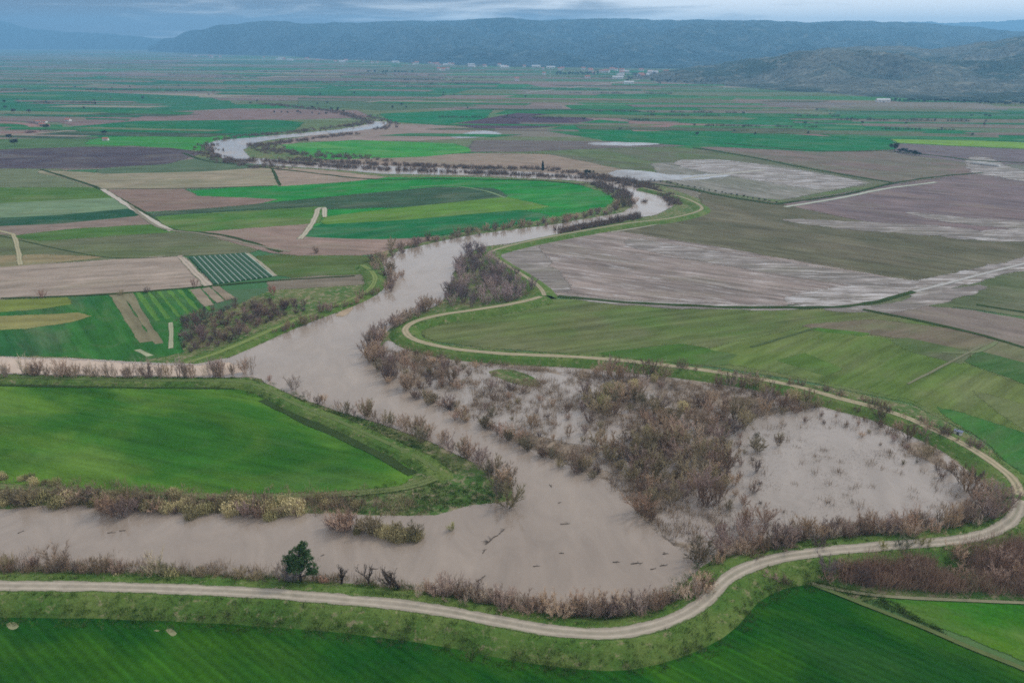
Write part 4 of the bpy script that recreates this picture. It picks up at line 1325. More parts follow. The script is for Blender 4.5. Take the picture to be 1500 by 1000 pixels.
plant(BW, G(400, 432), 6.5, 'reddish bush standing above the oxbow thicket', tint=(120, 86, 80))
plant(BS, G(463, 371), 5.0, 'dark bush on the edge of the pinkish field')

# --- rows and thickets
scatter_line([(0, 556), (60, 552), (130, 556), (200, 555), (290, 552), (365, 548)], 50, 2.0, [(TW, 5), (BW, 3)], (6.0, 9.0), 'in the flooded channel beyond the left wheat field', 0.8)
scatter_line([(-60, 545), (100, 548), (250, 550)], 14, 2.0, [(BW, 3), (BS, 2), (RC, 2)], (4.5, 6.5), 'on the channel edge beyond the left wheat field', 0.9)
scatter_poly([(262, 482), (285, 462), (330, 450), (400, 442), (458, 446), (452, 455), (385, 478), (330, 506), (290, 518), (265, 514)], 105, 3.0, [(BW, 5), (BS, 4), (TW, 1)], (3.2, 4.8), 'in the oxbow thicket', 1.2, tints=[(92, 72, 72), (82, 66, 68), (106, 84, 80), (74, 62, 62)])
scatter_line([(400, 492), (450, 474), (500, 452), (548, 434), (575, 418)], 26, 4.0, [(BS, 3), (BW, 3), (OW, 1)], (4.0, 6.0), 'on the west bank below the oxbow dyke')
scatter_line([(572, 420), (575, 405), (560, 392), (562, 380), (590, 366), (640, 354), (700, 341), (760, 333), (820, 325), (870, 316), (905, 306), (915, 298)], 105, 7.0, [(BW, 4), (BS, 4), (OW, 1)], (4.5, 7.0), 'on the far bank of the upper river', 1.1)
scatter_poly([(650, 452), (660, 410), (672, 380), (690, 364), (715, 372), (740, 392), (786, 424), (770, 438), (700, 450)], 105, 3.4, [(BW, 5), (TW, 3), (BS, 1)], (5.5, 8.5), 'in the dense thicket inside the levee corner', tints=[(122, 102, 102), (110, 92, 94), (128, 108, 104), (100, 84, 86)])
scatter_line([(640, 450), (605, 462), (575, 478), (556, 496), (550, 515), (566, 545), (590, 562), (620, 584)], 50, 5.0, [(BW, 5), (BS, 2)], (5.5, 8.0), 'along the inner bend west of the levee', 1.05)
scatter_poly([(590, 520), (640, 525), (700, 540), (680, 575), (620, 570), (580, 548)], 34, 4.4, [(BW, 4), (BS, 3), (OW, 1)], (4.0, 6.5), 'in the shallows below the levee corner')
scatter_line([(610, 580), (655, 600), (700, 622), (745, 645), (790, 664), (850, 688), (890, 704)], 44, 3.5, [(BS, 3), (OW, 4), (BW, 3)], (3.5, 6.0), 'on the flooded strip beside the river', 1.1)
scatter_poly([(690, 560), (760, 570), (850, 600), (920, 650), (880, 670), (800, 650), (720, 615)], 34, 5.0, [(BS, 4), (BW, 4), (OW, 1)], (3.0, 5.5), 'standing in the muddy backwater')
scatter_poly([(870, 545), (1000, 555), (1110, 568), (1200, 592), (1190, 606), (1110, 615), (1050, 650), (1000, 640), (920, 620), (860, 600), (850, 570)], 145, 4.4, [(BW, 6), (OW, 3), (TW, 2), (BS, 1), (RC, 1)], (5.5, 8.5), 'in the upper part of the flooded wood', 1.05, clump=0.5)
scatter_poly([(900, 640), (1000, 640), (1060, 650), (1075, 690), (1050, 740), (1050, 800), (1020, 826), (975, 790), (930, 742), (900, 700), (860, 690), (840, 660)], 155, 3.9, [(OW, 6), (BW, 5), (BS, 1), (RC, 1)], (5.5, 9.5), 'in the middle of the flooded wood', 1.1, clump=0.5)
scatter_poly([(1050, 640), (1120, 606), (1150, 640), (1110, 700), (1130, 740), (1080, 770), (1050, 740), (1075, 690)], 46, 4.5, [(BS, 5), (BW, 4), (OW, 1)], (2.2, 5.0), 'on the left side of the open pool', clump=0.3)
scatter_poly([(1120, 606), (1210, 596), (1300, 625), (1340, 665), (1400, 696), (1380, 715), (1300, 670), (1240, 630), (1140, 628)], 34, 4.5, [(BS, 5), (BW, 4)], (2.0, 4.5), 'on the far side of the open pool', clump=0.3)
scatter_poly([(1050, 790), (1110, 740), (1130, 760), (1120, 800), (1070, 830), (1040, 840)], 22, 4.6, [(BW, 5), (TW, 2)], (5.5, 8.5), 'at the lower end of the flooded wood')
scatter_line([(1070, 826), (1110, 812), (1180, 798), (1260, 788), (1340, 780), (1400, 772), (1450, 758), (1468, 735)], 62, 3.0, [(BW, 6), (TW, 4)], (5.5, 8.0), 'in the row between the pool and the levee road')
scatter_poly([(1340, 680), (1400, 690), (1440, 710), (1468, 740), (1450, 772), (1400, 780), (1425, 735), (1400, 700)], 44, 3.8, [(BW, 5), (BS, 3), (OW, 1)], (5.5, 8.0), 'in the dark thicket at the right end of the pool')
scatter_poly([(1200, 590), (1290, 614), (1370, 648), (1425, 690), (1380, 700), (1330, 670), (1290, 640), (1210, 606)], 62, 4.4, [(BW, 4), (BS, 3), (OW, 3)], (4.5, 7.0), 'on the flooded side of the far levee', clump=0.4)
scatter_line([(900, 536), (1000, 545), (1100, 558), (1180, 574), (1260, 594), (1340, 622), (1400, 652), (1440, 676)], 84, 2.6, [(BS, 5), (OW, 3), (BW, 2)], (3.0, 5.5), 'along the foot of the far levee')
scatter_line([(1040, 864), (1010, 880), (960, 893), (900, 902), (840, 904), (780, 898), (720, 888), (660, 878), (620, 872)], 74, 2.2, [(BW, 6), (TW, 4)], (4.5, 7.0), 'on the near bank below the dirt road')
scatter_line([(1030, 850), (1000, 880), (940, 900), (860, 906), (780, 902), (700, 888)], 26, 2.0, [(BS, 4), (BW, 1)], (3.0, 4.5), 'on the grassy edge of the near bank')
scatter_line([(520, 606), (560, 618), (610, 636), (650, 652), (690, 672), (730, 700), (742, 722)], 36, 3.0, [(BW, 4), (OW, 3), (TW, 2)], (4.5, 7.5), 'on the west bank beside the low dyke')
scatter_line([(440, 580), (480, 596), (530, 612)], 10, 2.0, [(BW, 3), (TW, 3)], (3.0, 4.5), 'on the thin bank below the lone round bush')
scatter_line([(-60, 738), (0, 738), (80, 736), (150, 738), (240, 747), (330, 750), (440, 752)], 66, 2.6, [(RC, 6), (BS, 2), (OW, 2)], (4.2, 6.0), 'on the bank below the left wheat field', 1.3)
scatter_line([(-60, 728), (80, 728), (240, 734), (400, 740), (520, 742)], 36, 3.0, [(RC, 5), (BS, 3), (OW, 2)], (3.6, 5.0), 'on the upper edge of the bank below the left wheat field', 1.4)
scatter_line([(145, 752), (170, 756), (190, 752), (205, 746)], 7, 1.5, [(BW, 3)], (5.5, 7.0), 'in the bush bulging into the left river arm', 1.0)
scatter_line([(355, 758), (385, 758)], 3, 1.2, [(BW, 3)], (5.0, 6.0), 'at the bank middle of the left river arm')
scatter_line([(478, 775), (500, 776), (520, 774)], 6, 1.4, [(BW, 3), (BS, 1)], (5.5, 7.5), 'at the left end of the reed island')
scatter_line([(520, 776), (560, 782), (600, 788), (622, 792)], 20, 1.6, [(RC, 3), (OW, 2)], (4.5, 6.0), 'on the reed island in the left river arm', 1.2)
scatter_line([(-60, 704), (0, 702), (60, 708), (95, 708)], 10, 1.4, [(RC, 1)], (3.4, 4.4), 'on the field edge above the left bank', 1.2)
scatter_line([(0, 836), (40, 838), (120, 840), (180, 843)], 16, 2.0, [(BS, 4), (BW, 3), (TW, 2)], (4.0, 6.0), 'on the near bank at left', 0.9)
scatter_line([(170, 848), (260, 850), (330, 852), (400, 855)], 20, 1.6, [(RC, 2), (OW, 3), (BS, 2), (TW, 1)], (3.0, 5.6), 'on the near bank left of the evergreen tree', 0.95)
scatter_line([(455, 858), (540, 862), (620, 870)], 9, 1.2, [(BS, 1)], (1.4, 2.2), 'at the feet of the bare forking trees')
scatter_poly([(1205, 850), (1215, 826), (1290, 822), (1400, 806), (1500, 780), (1560, 770), (1560, 866), (1420, 866), (1290, 860)], 75, 4.6, [(BS, 6), (BW, 3), (RC, 1)], (4.0, 5.5), 'in the brown thicket at the right edge', 1.15, avoid=5.5)

# ---- far riverside scrub and undergrowth: masses nobody could count
def scrub_mesh(name, pts, m, nb, hr, wr, seed, width=0.09, lean=0.3, base=0.0):
    rg = random.Random(seed)
    V, F = [], []
    for (p, sc) in pts:
        h = rg.uniform(*hr) * sc
        for k in range(nb):
            a = rg.uniform(0, 6.283)
            r = rg.uniform(0, wr) * sc
            q = Vector((p.x + math.cos(a) * r, p.y + math.sin(a) * r, p.z + base * rg.random() * h))
            e = q + Vector((math.cos(a) * lean * h * rg.random() + rg.gauss(0, 0.12) * h, math.sin(a) * lean * h * rg.random() + rg.gauss(0, 0.12) * h, h * rg.uniform(0.5, 1)))
            blade(V, F, q, e, width * rg.uniform(0.7, 1.5), rg, 0.3)
    return mesh(name, V, F, m)


def line_pts(pts, n, wid, seed, z=0.0):
    rg = random.Random(seed)
    P = catmull([G(x, y, z) for x, y in pts], False, 5.0)
    acc = [0]
    for a, b in zip(P, P[1:]):
        acc.append(acc[-1] + (b - a).length)
    out = []
    for i in range(n):
        s = rg.uniform(0, acc[-1])
        lo, hi = 0, len(acc) - 1
        while hi - lo > 1:
            md = (lo + hi) // 2
            if acc[md] <= s:
                lo = md
            else:
                hi = md
        q = P[lo].lerp(P[lo + 1], (s - acc[lo]) / max(1e-4, acc[lo + 1] - acc[lo]))
        out.append((Vector((q.x + rg.gauss(0, wid), q.y + rg.gauss(0, wid), z)), rg.uniform(0.7, 1.3)))
    return out


def poly_pts(px, n, seed, hole=None):
    rg = random.Random(seed)
    wp = [(G(*p).x, G(*p).y) for p in px]
    x0, x1 = min(p[0] for p in wp), max(p[0] for p in wp)
    y0, y1 = min(p[1] for p in wp), max(p[1] for p in wp)
    hp = [(G(*p).x, G(*p).y) for p in hole] if hole else None
    out = []
    t = 0
    while len(out) < n and t < n * 40:
        t += 1
        x, y = rg.uniform(x0, x1), rg.uniform(y0, y1)
        if hp and inside(x, y, hp) and rg.random() < 0.9:
            continue
        if inside(x, y, wp) and mn.noise(Vector((x * 0.08, y * 0.08, 5))) > rg.uniform(-0.5, 0.25):
            out.append((Vector((x, y, 0.05)), rg.uniform(0.6, 1.3)))
    return out


far_b = (line_pts([(935, 276), (880, 262), (850, 261), (780, 257), (700, 254), (600, 250), (520, 246), (440, 240), (380, 236), (330, 237)], 420, 4.0, 1)
         + line_pts([(960, 277), (930, 268), (880, 260), (800, 249), (700, 247), (600, 243), (500, 239), (430, 233)], 380, 5.0, 2)
         + line_pts([(992, 300), (978, 287), (950, 276)], 60, 3.0, 12)
         + line_pts([(822, 340), (860, 333), (900, 325), (935, 318)], 150, 2.2, 14) + line_pts([(918, 300), (908, 285), (890, 276), (865, 269)], 130, 5.0, 15)
         + line_pts([(310, 206), (360, 200), (430, 194), (500, 186), (538, 180), (520, 172), (490, 164), (440, 158), (380, 152)], 420, 7.0, 3)
         + line_pts([(300, 212), (310, 228), (350, 240), (420, 247)], 130, 6.0, 4) + line_pts([(375, 212), (400, 222), (470, 228), (560, 236)], 180, 9.0, 5)
         + line_pts([(555, 190), (575, 184), (560, 176), (540, 170)], 70, 6.0, 6) + line_pts([(380, 214), (440, 206), (520, 196)], 120, 5, 16))
me = scrub_mesh('riverside_scrub', far_b, make_stuff_mat('far_scrub', [C(96, 78, 74), C(110, 92, 82), C(84, 70, 68), C(118, 102, 86)]), 26, (1.8, 3.8), 2.4, 5, 0.34, 0.3, 0.2)
tag(link('riverside_scrub', me), 'brown leafless scrub lining the distant river', 'scrub', None, 'stuff')

u = (poly_pts([(600, 510), (760, 536), (900, 550), (1100, 570), (1290, 622), (1430, 700), (1455, 760), (1280, 795), (1110, 815), (1040, 850), (1000, 810), (930, 745), (880, 700), (790, 664), (655, 600), (570, 545), (560, 510)], 2600, 8, [(1060, 640), (1120, 610), (1210, 600), (1290, 625), (1330, 665), (1400, 700), (1425, 735), (1400, 757), (1300, 765), (1200, 765), (1130, 775), (1075, 760), (1060, 720), (1075, 690)])
     + poly_pts([(650, 452), (672, 380), (700, 364), (786, 424), (770, 438)], 300, 9) + poly_pts([(258, 470), (330, 438), (462, 436), (380, 478), (290, 518)], 320, 10))
u += line_pts([(-60, 724), (100, 728), (250, 734), (400, 738), (520, 740)], 560, 3.2, 41) + line_pts([(-60, 832), (100, 838), (250, 845), (430, 852)], 520, 2.4, 42)
u += line_pts([(430, 854), (560, 862), (700, 884), (860, 905), (980, 890), (1040, 862)], 300, 1.8, 43) + line_pts([(620, 745), (560, 738), (480, 736)], 60, 2.5, 44)
hp_ = []
for i in range(46):
    yy = rf.uniform(900, 4200)
    xx = rf.uniform(-0.7, 0.7) * yy
    px_, py_ = topx(xx, yy)
    if py_ > 200 or (250 < px_ < 620 and py_ > 150) or (px_ > 930 and py_ < 125 + (px_ - 930) * 0.075):
        continue
    L_ = rf.uniform(60, 320)
    for q in range(int(L_ / 5)):
        if mn.noise(Vector((xx * 0.01 + q * 0.2, yy, 0))) > -0.1:
            hp_.append((Vector((xx + q * 5, yy - q * 5 * math.tan(ang0), 0.3)), rf.uniform(0.6, 1.3)))
me = scrub_mesh('hedgerows', hp_, make_stuff_mat('hedge_scrub', [C(70, 72, 56), C(58, 66, 52), C(84, 78, 66)]), 22, (2.0, 4.5), 2.6, 77, 0.45, 0.3, 0.2)
tag(link('hedgerows', me), 'broken dark hedgerows between the far fields', 'hedges', None, 'stuff')

me = scrub_mesh('undergrowth', u, make_stuff_mat('dry_undergrowth', [C(112, 92, 78), C(140, 118, 94), C(96, 82, 76), C(158, 138, 108), C(122, 104, 84)]), 22, (0.9, 2.4), 1.7, 6, 0.085, 0.4)
tag(link('undergrowth', me), 'dry brown undergrowth and reeds standing in the flooded wood', 'undergrowth', None, 'stuff')

# dead twigs sticking out of the rippled shallows
u = poly_pts([(1110, 640), (1170, 610), (1230, 606), (1300, 640), (1340, 690), (1300, 720), (1160, 735), (1090, 700)], 1500, 18)
u += poly_pts([(1060, 720), (1110, 690), (1160, 730), (1400, 730), (1380, 755), (1200, 762), (1090, 770)], 500, 19)
me = scrub_mesh('drowned_twigs', u, make_stuff_mat('drowned_twigs', [C(104, 98, 100), C(88, 82, 86), C(120, 110, 106)]), 7, (0.12, 0.5), 1.3, 7, 0.06, 1.1)
tag(link('drowned_twigs', me), 'drowned grey twigs breaking the surface of the pool', 'twigs', None, 'stuff')

# brown thicket at the right edge
u = poly_pts([(1235, 852), (1228, 836), (1290, 824), (1400, 810), (1500, 786), (1640, 760), (1640, 880), (1420, 868), (1290, 862)], 1500, 11)
me = scrub_mesh('dry_thicket', u, make_stuff_mat('dry_thicket', [C(124, 96, 82), C(138, 110, 92), C(108, 84, 78), C(150, 124, 98), C(116, 94, 82)]), 46, (2.0, 3.4), 2.0, 12, 0.085, 0.35, 0.2)
tag(link('dry_thicket', me), 'dense brown thicket of dry stems at the right edge', 'thicket', None, 'stuff')
sheet('sand_bar', [(494, 462), (505, 455), (514, 450), (512, 456), (502, 464)], 10, M_field, True, 2.0, None, 'small bare sand bar on the west bank', C(176, 152, 120), {'c2': list(C(150, 130, 108)), 'patch': 0.6, 'streak': 0.3, 'wet': 0.0, 'tram': 0.0}, feather=1.5)
# reddish earth mound by the road
sheet('bare_earth', [(1228, 806), (1262, 798), (1285, 802), (1290, 814), (1280, 820), (1262, 812), (1240, 811)], 7, M_field, True, 1.0, None, 'bare reddish earth beside the levee road', C(168, 128, 104), {'c2': list(C(150, 104, 84)), 'patch': 0.6, 'streak': 0.3, 'wet': 0.0, 'tram': 0.0})

# weeds on levee slopes and verges
def levee_pts(P, off0, off1, n, h, seed):
    rg = random.Random(seed)
    out = []
    for k in range(n):
        i = rg.randrange(2, len(P) - 2)
        t = P[i + 1] - P[i - 1]
        t.z = 0
        t.normalize()
        nrm = Vector((-t.y, t.x, 0))
        s = rg.choice((-1, 1))
        o_ = rg.uniform(off0, off1)
        q = P[i] + nrm * s * o_ + t * rg.uniform(-2, 2)
        z = max(0.0, h * (1 - max(0, o_ - off0) / (off1 - off0 - 1.5)))
        if mn.noise(Vector((q.x * 0.12, q.y * 0.12, 8))) > rg.uniform(-0.6, 0.3):
            out.append((Vector((q.x, q.y, z)), rg.uniform(0.6, 1.4)))
    return out


u = levee_pts(LEVEES[0][0], 2.6, 11.0, 8500, 2.2, 31) + levee_pts(LEVEES[1][0], 2.2, 8.0, 2600, 2.0, 32)
u += levee_pts(LEVEES[3][0], 1.5, 6.0, 1800, 1.2, 33) + levee_pts(LEVEES[4][0], 2.0, 7.0, 700, 1.4, 34)
u += poly_pts([(600, 700), (660, 690), (720, 715), (740, 735), (690, 742), (600, 756), (480, 750), (480, 730)], 900, 51) + poly_pts([(430, 575), (520, 608), (640, 660), (720, 712), (660, 690), (560, 645), (440, 590)], 500, 52)
u += poly_pts([(-60, 722), (200, 726), (400, 732), (520, 732), (520, 748), (200, 742), (-60, 740)], 700, 53) + poly_pts([(1180, 850), (1230, 860), (1290, 872), (1400, 935), (1320, 900), (1240, 872)], 300, 54)
me = scrub_mesh('weeds', u, make_stuff_mat('weeds', [C(58, 98, 42), C(80, 120, 50), C(96, 122, 56), C(62, 98, 44), C(118, 122, 70)]), 14, (0.25, 0.75), 0.8, 14, 0.10, 0.5)
tag(link('weeds', me), 'rough green weeds on the levee slopes', 'weeds', None, 'stuff')

# far tree rows, each tree its own thing
rt = random.Random(17)
def far_trees(lst, h, lb, gp, tint=None):
    for x, y in lst:
        plant('leafy_tree', G(x, y), 0.75 * h * rt.uniform(0.75, 1.2), lb, gp, tint)


far_trees([(540 + rt.uniform(-2, 2), 107), (549, 107), (561, 107.5), (566, 107), (579, 107), (584, 107.5), (589, 107), (594, 107), (604, 107)], 14, 'dark tree in the broken row before the mountain foot', 'dark trees in the broken row')
far_trees([(1316 + i * 4.2 + rt.uniform(-1, 1), 223 + i * 0.8) for i in range(8)], 7, 'dark tree in the short row beside the mauve field', 'dark trees beside the mauve field', (48, 66, 56))
far_trees([(815 + i * 3.5 + rt.uniform(-1, 1), 109 + rt.uniform(-0.6, 1.5)) for i in range(18)], 15, 'tree in the dark belt left of the village', 'trees in the dark belt left of the village', (58, 78, 62))
far_trees([(918 + rt.uniform(0, 110), rt.uniform(108, 124)) for i in range(60)], 11, 'tree among the village houses at the foot of the hill', 'trees among the village houses', (62, 84, 62))
far_trees([(1295 + rt.uniform(0, 215), 0) for i in range(0)], 9, '', '')
far_trees([(x, 148 + (x - 1300) * 0.028 + rt.uniform(-1, 1)) for x in [1300 + i * 4.6 + rt.uniform(-2, 2) for i in range(46)]], 9, 'tree along the foot of the brown hill', 'trees along the foot of the brown hill', (58, 76, 60))
far_trees([(rt.uniform(0, 800), rt.uniform(92, 165)) for i in range(70)], 7, 'small tree scattered on the far plain', 'small trees scattered on the far plain', (70, 82, 62))
far_trees([(rt.uniform(850, 1500), rt.uniform(160, 200)) for i in range(22)], 6, 'small tree between the far right fields', 'small trees between the far right fields', (70, 78, 62))
far_trees([(400 + i * 11 + rt.uniform(-4, 4), 166 + i * 0.3 + rt.uniform(-1, 1)) for i in range(8)], 6, 'small tree on the brown strip above the green field', 'small trees on the brown strip', (80, 72, 66))
far_trees([(1000 + i * 8 + rt.uniform(-2, 2), 273 + i * 1.45) for i in range(-6, 18)], 2.6, 'low bush along the dark ditch in the plain', 'low bushes along the dark ditch', (84, 82, 62))

# ================================================================== BUILDINGS AND SMALL THINGS
def house_meshes(w, d, h, rh, roofm, name=''):
    V = [(-w / 2, -d / 2, -0.2), (w / 2, -d / 2, -0.2), (w / 2, d / 2, -0.2), (-w / 2, d / 2, -0.2), (-w / 2, -d / 2, h), (w / 2, -d / 2, h), (w / 2, d / 2, h), (-w / 2, d / 2, h), (-w / 2, 0, h + rh), (w / 2, 0, h + rh)]
    F = [(0, 1, 5, 4), (2, 3, 7, 6), (1, 2, 6, 9, 5), (3, 0, 4, 8, 7), (3, 2, 1, 0)]
    wall = mesh('wall', V, F, M_wall)
    o = 0.5
    k = rh / (d / 2)
    RV, RF = [], []
    for s in (-1, 1):
        i = len(RV)
        RV += [(-w / 2 - o, s * (d / 2 + o), h - o * k + 0.05), (w / 2 + o, s * (d / 2 + o), h - o * k + 0.05), (w / 2 + o, 0, h + rh + 0.05), (-w / 2 - o, 0, h + rh + 0.05)]
        RV += [(x, y, z + 0.25) for x, y, z in RV[i:i + 4]]
        RF += [(i, i + 1, i + 2, i + 3), (i + 4, i + 5, i + 6, i + 7), (i, i + 1, i + 5, i + 4), (i + 1, i + 2, i + 6, i + 5), (i + 2, i + 3, i + 7, i + 6), (i + 3, i, i + 4, i + 7)]
    roof = mesh('roof', RV, RF, roofm)

    def boxes(rs, nm, m):
        BV, BF = [], []
        for (x, z, ww, hh) in rs:
            i = len(BV)
            for yy in (-d / 2 - 0.08, -d / 2 + 0.05):
                BV += [(x - ww / 2, yy, z), (x + ww / 2, yy, z), (x + ww / 2, yy, z + hh), (x - ww / 2, yy, z + hh)]
            BF += [(i, i + 1, i + 2, i + 3), (i, i + 1, i + 5, i + 4), (i + 2, i + 3, i + 7, i + 6), (i, i + 3, i + 7, i + 4), (i + 1, i + 2, i + 6, i + 5)]
        return mesh(nm, BV, BF, m)
    win = boxes([(0, h * 0.4, w * 0.11, h * 0.3)], 'window', M_dark)
    door = boxes([(0, 0, w * 0.1, min(2.2, h * 0.8))], 'door', M_dark)
    return {'wall': [(wall, 0)], 'roof': [(roof, 0)], 'window': [(win, -w * 0.3), (win, w * 0.3)], 'door': [(door, 0)]}


HK = [house_meshes(14, 9, 5.5, 2.4, M_tile), house_meshes(10, 8, 6.5, 2.0, M_tile), house_meshes(26, 11, 5.0, 2.2, M_grey), house_meshes(9, 7, 3.5, 1.6, M_tile)]


def house(x, y, k, label, group=None, sc=1.0, rot=None, cat='house', name='house'):
    r = bpy.data.objects.new(name, None)
    COL.objects.link(r)
    r.location = G(x, y)
    r.rotation_euler = (0, 0, rt.uniform(-0.5, 0.5) if rot is None else rot)
    r.scale = (sc, sc, sc)
    tag(r, label, cat, group)
    for nm, ms in HK[k].items():
        for me, dx in ms:
            o = bpy.data.objects.new(nm, me)
            COL.objects.link(o)
            o.parent = r
            o.location = (dx, 0, 0)
    return r


house(1293, 150, 2, 'long white barn at the foot of the brown hill', sc=1.0, rot=-0.05, cat='barn', name='barn')
house(155, 206, 3, 'tiny white hut on the far green field', sc=0.75, rot=0.1, cat='hut', name='hut')
house(921, 123.5, 2, 'white farm building standing before the village', sc=1.1, rot=0.1, cat='barn', name='barn')
house(757, 119, 1, 'red roofed farmhouse alone left of the village', sc=1.3, rot=0.1)
house(797, 110, 1, 'white house beside the tall mast', sc=1.2, rot=0.1)
house(100, 178, 3, 'small pale hut beside the red earth strip', sc=0.9, cat='hut', name='hut')
for x, y in ((56, 180), (61, 184), (66, 180), (70, 186)):
    house(x, y, 3, 'pale small building at the end of the terraces', 'buildings at the end of the terraces', 0.7)
for i in range(34):
    house(860 + rt.uniform(0, 160), rt.uniform(103, 117), rt.choice((0, 1, 2, 0, 1)), 'white house with a roof in the village below the hill', 'village houses below the hill', rt.uniform(1.0, 1.5))
for i in range(44):
    x = rt.uniform(250, 860)
    house(x, 80 + (x - 250) * 0.036 + rt.uniform(0, 3), rt.choice((0, 1, 2)), 'pale house at the foot of the blue mountain', 'pale houses at the foot of the blue mountain', rt.uniform(1.0, 1.6))
for i in range(6):
    house(640 + rt.uniform(0, 20), 104 + rt.uniform(-2, 3), 1, 'white house in the cluster on the bright green strip', 'houses on the bright green strip', 1.2)

# tall mast
mr = bpy.data.objects.new('radio_mast', None)
COL.objects.link(mr)
mr.location = G(806, 115)
tag(mr, 'thin pale mast left of the village', 'mast')
V, F = [], []
for a in range(3):
    c, s = math.cos(a * 2.094) * 1.6, math.sin(a * 2.094) * 1.6
    tube(V, F, [Vector((c, s, 0)), Vector((c * 0.2, s * 0.2, 42))], [0.3, 0.15], 4)
for k in range(12):
    z = k * 3.4
    f0, f1 = 1 - z / 52.5, 1 - (z + 3.4) / 52.5
    for a in range(3):
        b = a + 1
        tube(V, F, [Vector((math.cos(a * 2.094) * 1.6 * f0, math.sin(a * 2.094) * 1.6 * f0, z)), Vector((math.cos(b * 2.094) * 1.6 * f1, math.sin(b * 2.094) * 1.6 * f1, z + 3.4))], [0.1, 0.1], 3)
link('lattice', mesh('lattice', V, F, M_conc), parent=mr)
V, F = [], []
tube(V, F, [Vector((0, 0, 42)), Vector((0, 0, 48))], [0.2, 0.1], 5)
link('antenna', mesh('antenna', V, F, M_conc), parent=mr)


def boxes_mesh(name, bs, m):
    V, F = [], []
    for (x0, x1, y0, y1, z0, z1) in bs:
        i = len(V)
        V += [(x, y, z) for z in (z0, z1) for (x, y) in ((x0, y0), (x1, y0), (x1, y1), (x0, y1))]
        F += [(i + 3, i + 2, i + 1, i), (i + 4, i + 5, i + 6, i + 7), (i, i + 1, i + 5, i + 4), (i + 1, i + 2, i + 6, i + 5), (i + 2, i + 3, i + 7, i + 6), (i + 3, i, i + 4, i + 7)]
    return mesh(name, V, F, m)


# concrete bridge over the drain at right
br = bpy.data.objects.new('bridge', None)
COL.objects.link(br)
br.location = G(1443, 242)
br.rotation_euler = (0, 0, math.radians(-52))
tag(br, 'small pale concrete bridge over the ditch at the far right', 'bridge')
link('deck', boxes_mesh('deck', [(-14, 14, -2.5, 2.5, 0.5, 1.3)], M_conc), parent=br)
for s in (-1, 1):
    link('parapet', boxes_mesh('parapet', [(-14, 14, s * 2.5 - 0.2, s * 2.5 + 0.2, 1.3, 2.2)], M_conc), parent=br)
    link('abutment', boxes_mesh('abutment', [(s * 13 - 1.5, s * 13 + 1.5, -2.3, 2.3, 0, 0.5)], M_conc), parent=br)

# shed with blue roof by the levee
sh = bpy.data.objects.new('pump_shed', None)
COL.objects.link(sh)
sh.location = G(1403, 636)
sh.rotation_euler = (0, 0, math.radians(-38))
sh.scale = (0.8, 0.8, 0.8)
tag(sh, 'small white shed with a blue roof beside the far levee', 'shed')
link('wall', boxes_mesh('wall', [(-1.5, 1.5, -0.9, 0.9, 0, 1.5)], M_wall), parent=sh)
link('roof', boxes_mesh('roof', [(-1.7, 1.7, -1.1, 1.1, 1.5, 1.66)], M_blue), parent=sh)
dr = link('door', boxes_mesh('door', [(-0.4, 0.4, -0.96, -0.88, 0, 1.3)], M_dark), parent=sh)

# driftwood
rd = random.Random(5)


def driftwood(x, y, L, label, rot=None, branch=2):
    V, F = [], []
    L *= 0.72
    a = rd.uniform(0, 3.14) if rot is None else rot
    d = Vector((math.cos(a), math.sin(a), 0))
    n = Vector((-d.y, d.x, 0))
    pts = [d * (L * (k / 5 - 0.5)) + n * rd.gauss(0, L * 0.03) + Vector((0, 0, 0.02 + rd.uniform(-0.03, 0.08))) for k in range(6)]
    r = 0.07 + L * 0.011
    tube(V, F, pts, [r, r * 1.1, r, r * 0.8, r * 0.6, r * 0.3], 6)
    for b in range(branch):
        s = pts[rd.randrange(1, 5)]
        e = s + d * rd.uniform(-0.3, 0.3) * L + n * rd.choice((-1, 1)) * rd.uniform(0.1, 0.28) * L + Vector((0, 0, rd.uniform(0.05, 0.5)))
        tube(V, F, [s, s.lerp(e, 0.5) + Vector((0, 0, 0.08)), e], [r * 0.55, r * 0.4, r * 0.15], 5)
    o = link('driftwood', mesh('driftwood', V, F, M_wood))
    p = G(x, y)
    o.location = (p.x, p.y, 0.25)
    return tag(o, label, 'driftwood')


driftwood(806, 712, 2.6, 'dark driftwood piece nearest the grassy spit')
driftwood(820, 737, 1.6, 'small driftwood piece below the one off the spit')
driftwood(828, 768, 3.6, 'flat driftwood log in the middle of the bend', 0.1)
driftwood(722, 790, 8.5, 'longest driftwood branch floating off the reed island', 0.95, 5)
driftwood(736, 779, 4.0, 'driftwood branch just above the longest one', 1.0, 3)
driftwood(710, 808, 3.0, 'driftwood piece just below the longest branch', 1.1, 3)
driftwood(705, 848, 4.6, 'straight driftwood branch near the bushes of the near bank', 0.9, 1)
driftwood(822, 811, 1.8, 'small driftwood piece alone in mid river bend')
driftwood(786, 830, 2.4, 'pale driftwood near the lower bank bushes', 0.1)
driftwood(903, 824, 2.6, 'thin driftwood left of the biggest floating tangle', 0.0)
driftwood(933, 826, 4.2, 'biggest floating tangle at the right of the bend', 0.15, 5)
driftwood(975, 812, 2.2, 'driftwood piece nearest the tip of the wood', 0.2, 3)
driftwood(972, 829, 2.8, 'driftwood tangle below the tip of the wood', 0.3, 3)
driftwood(957, 834, 2.0, 'small driftwood between two tangles at right', 0.2, 2)
driftwood(31, 780, 2.2, 'small driftwood in the left river arm at the picture edge')
driftwood(164, 781, 3.0, 'left of two driftwood pieces in the left river arm', 0.2)
driftwood(180, 778, 2.4, 'right of two driftwood pieces in the left river arm', 0.1)
driftwood(548, 834, 3.0, 'driftwood beside the bare forking trees', 0.0)
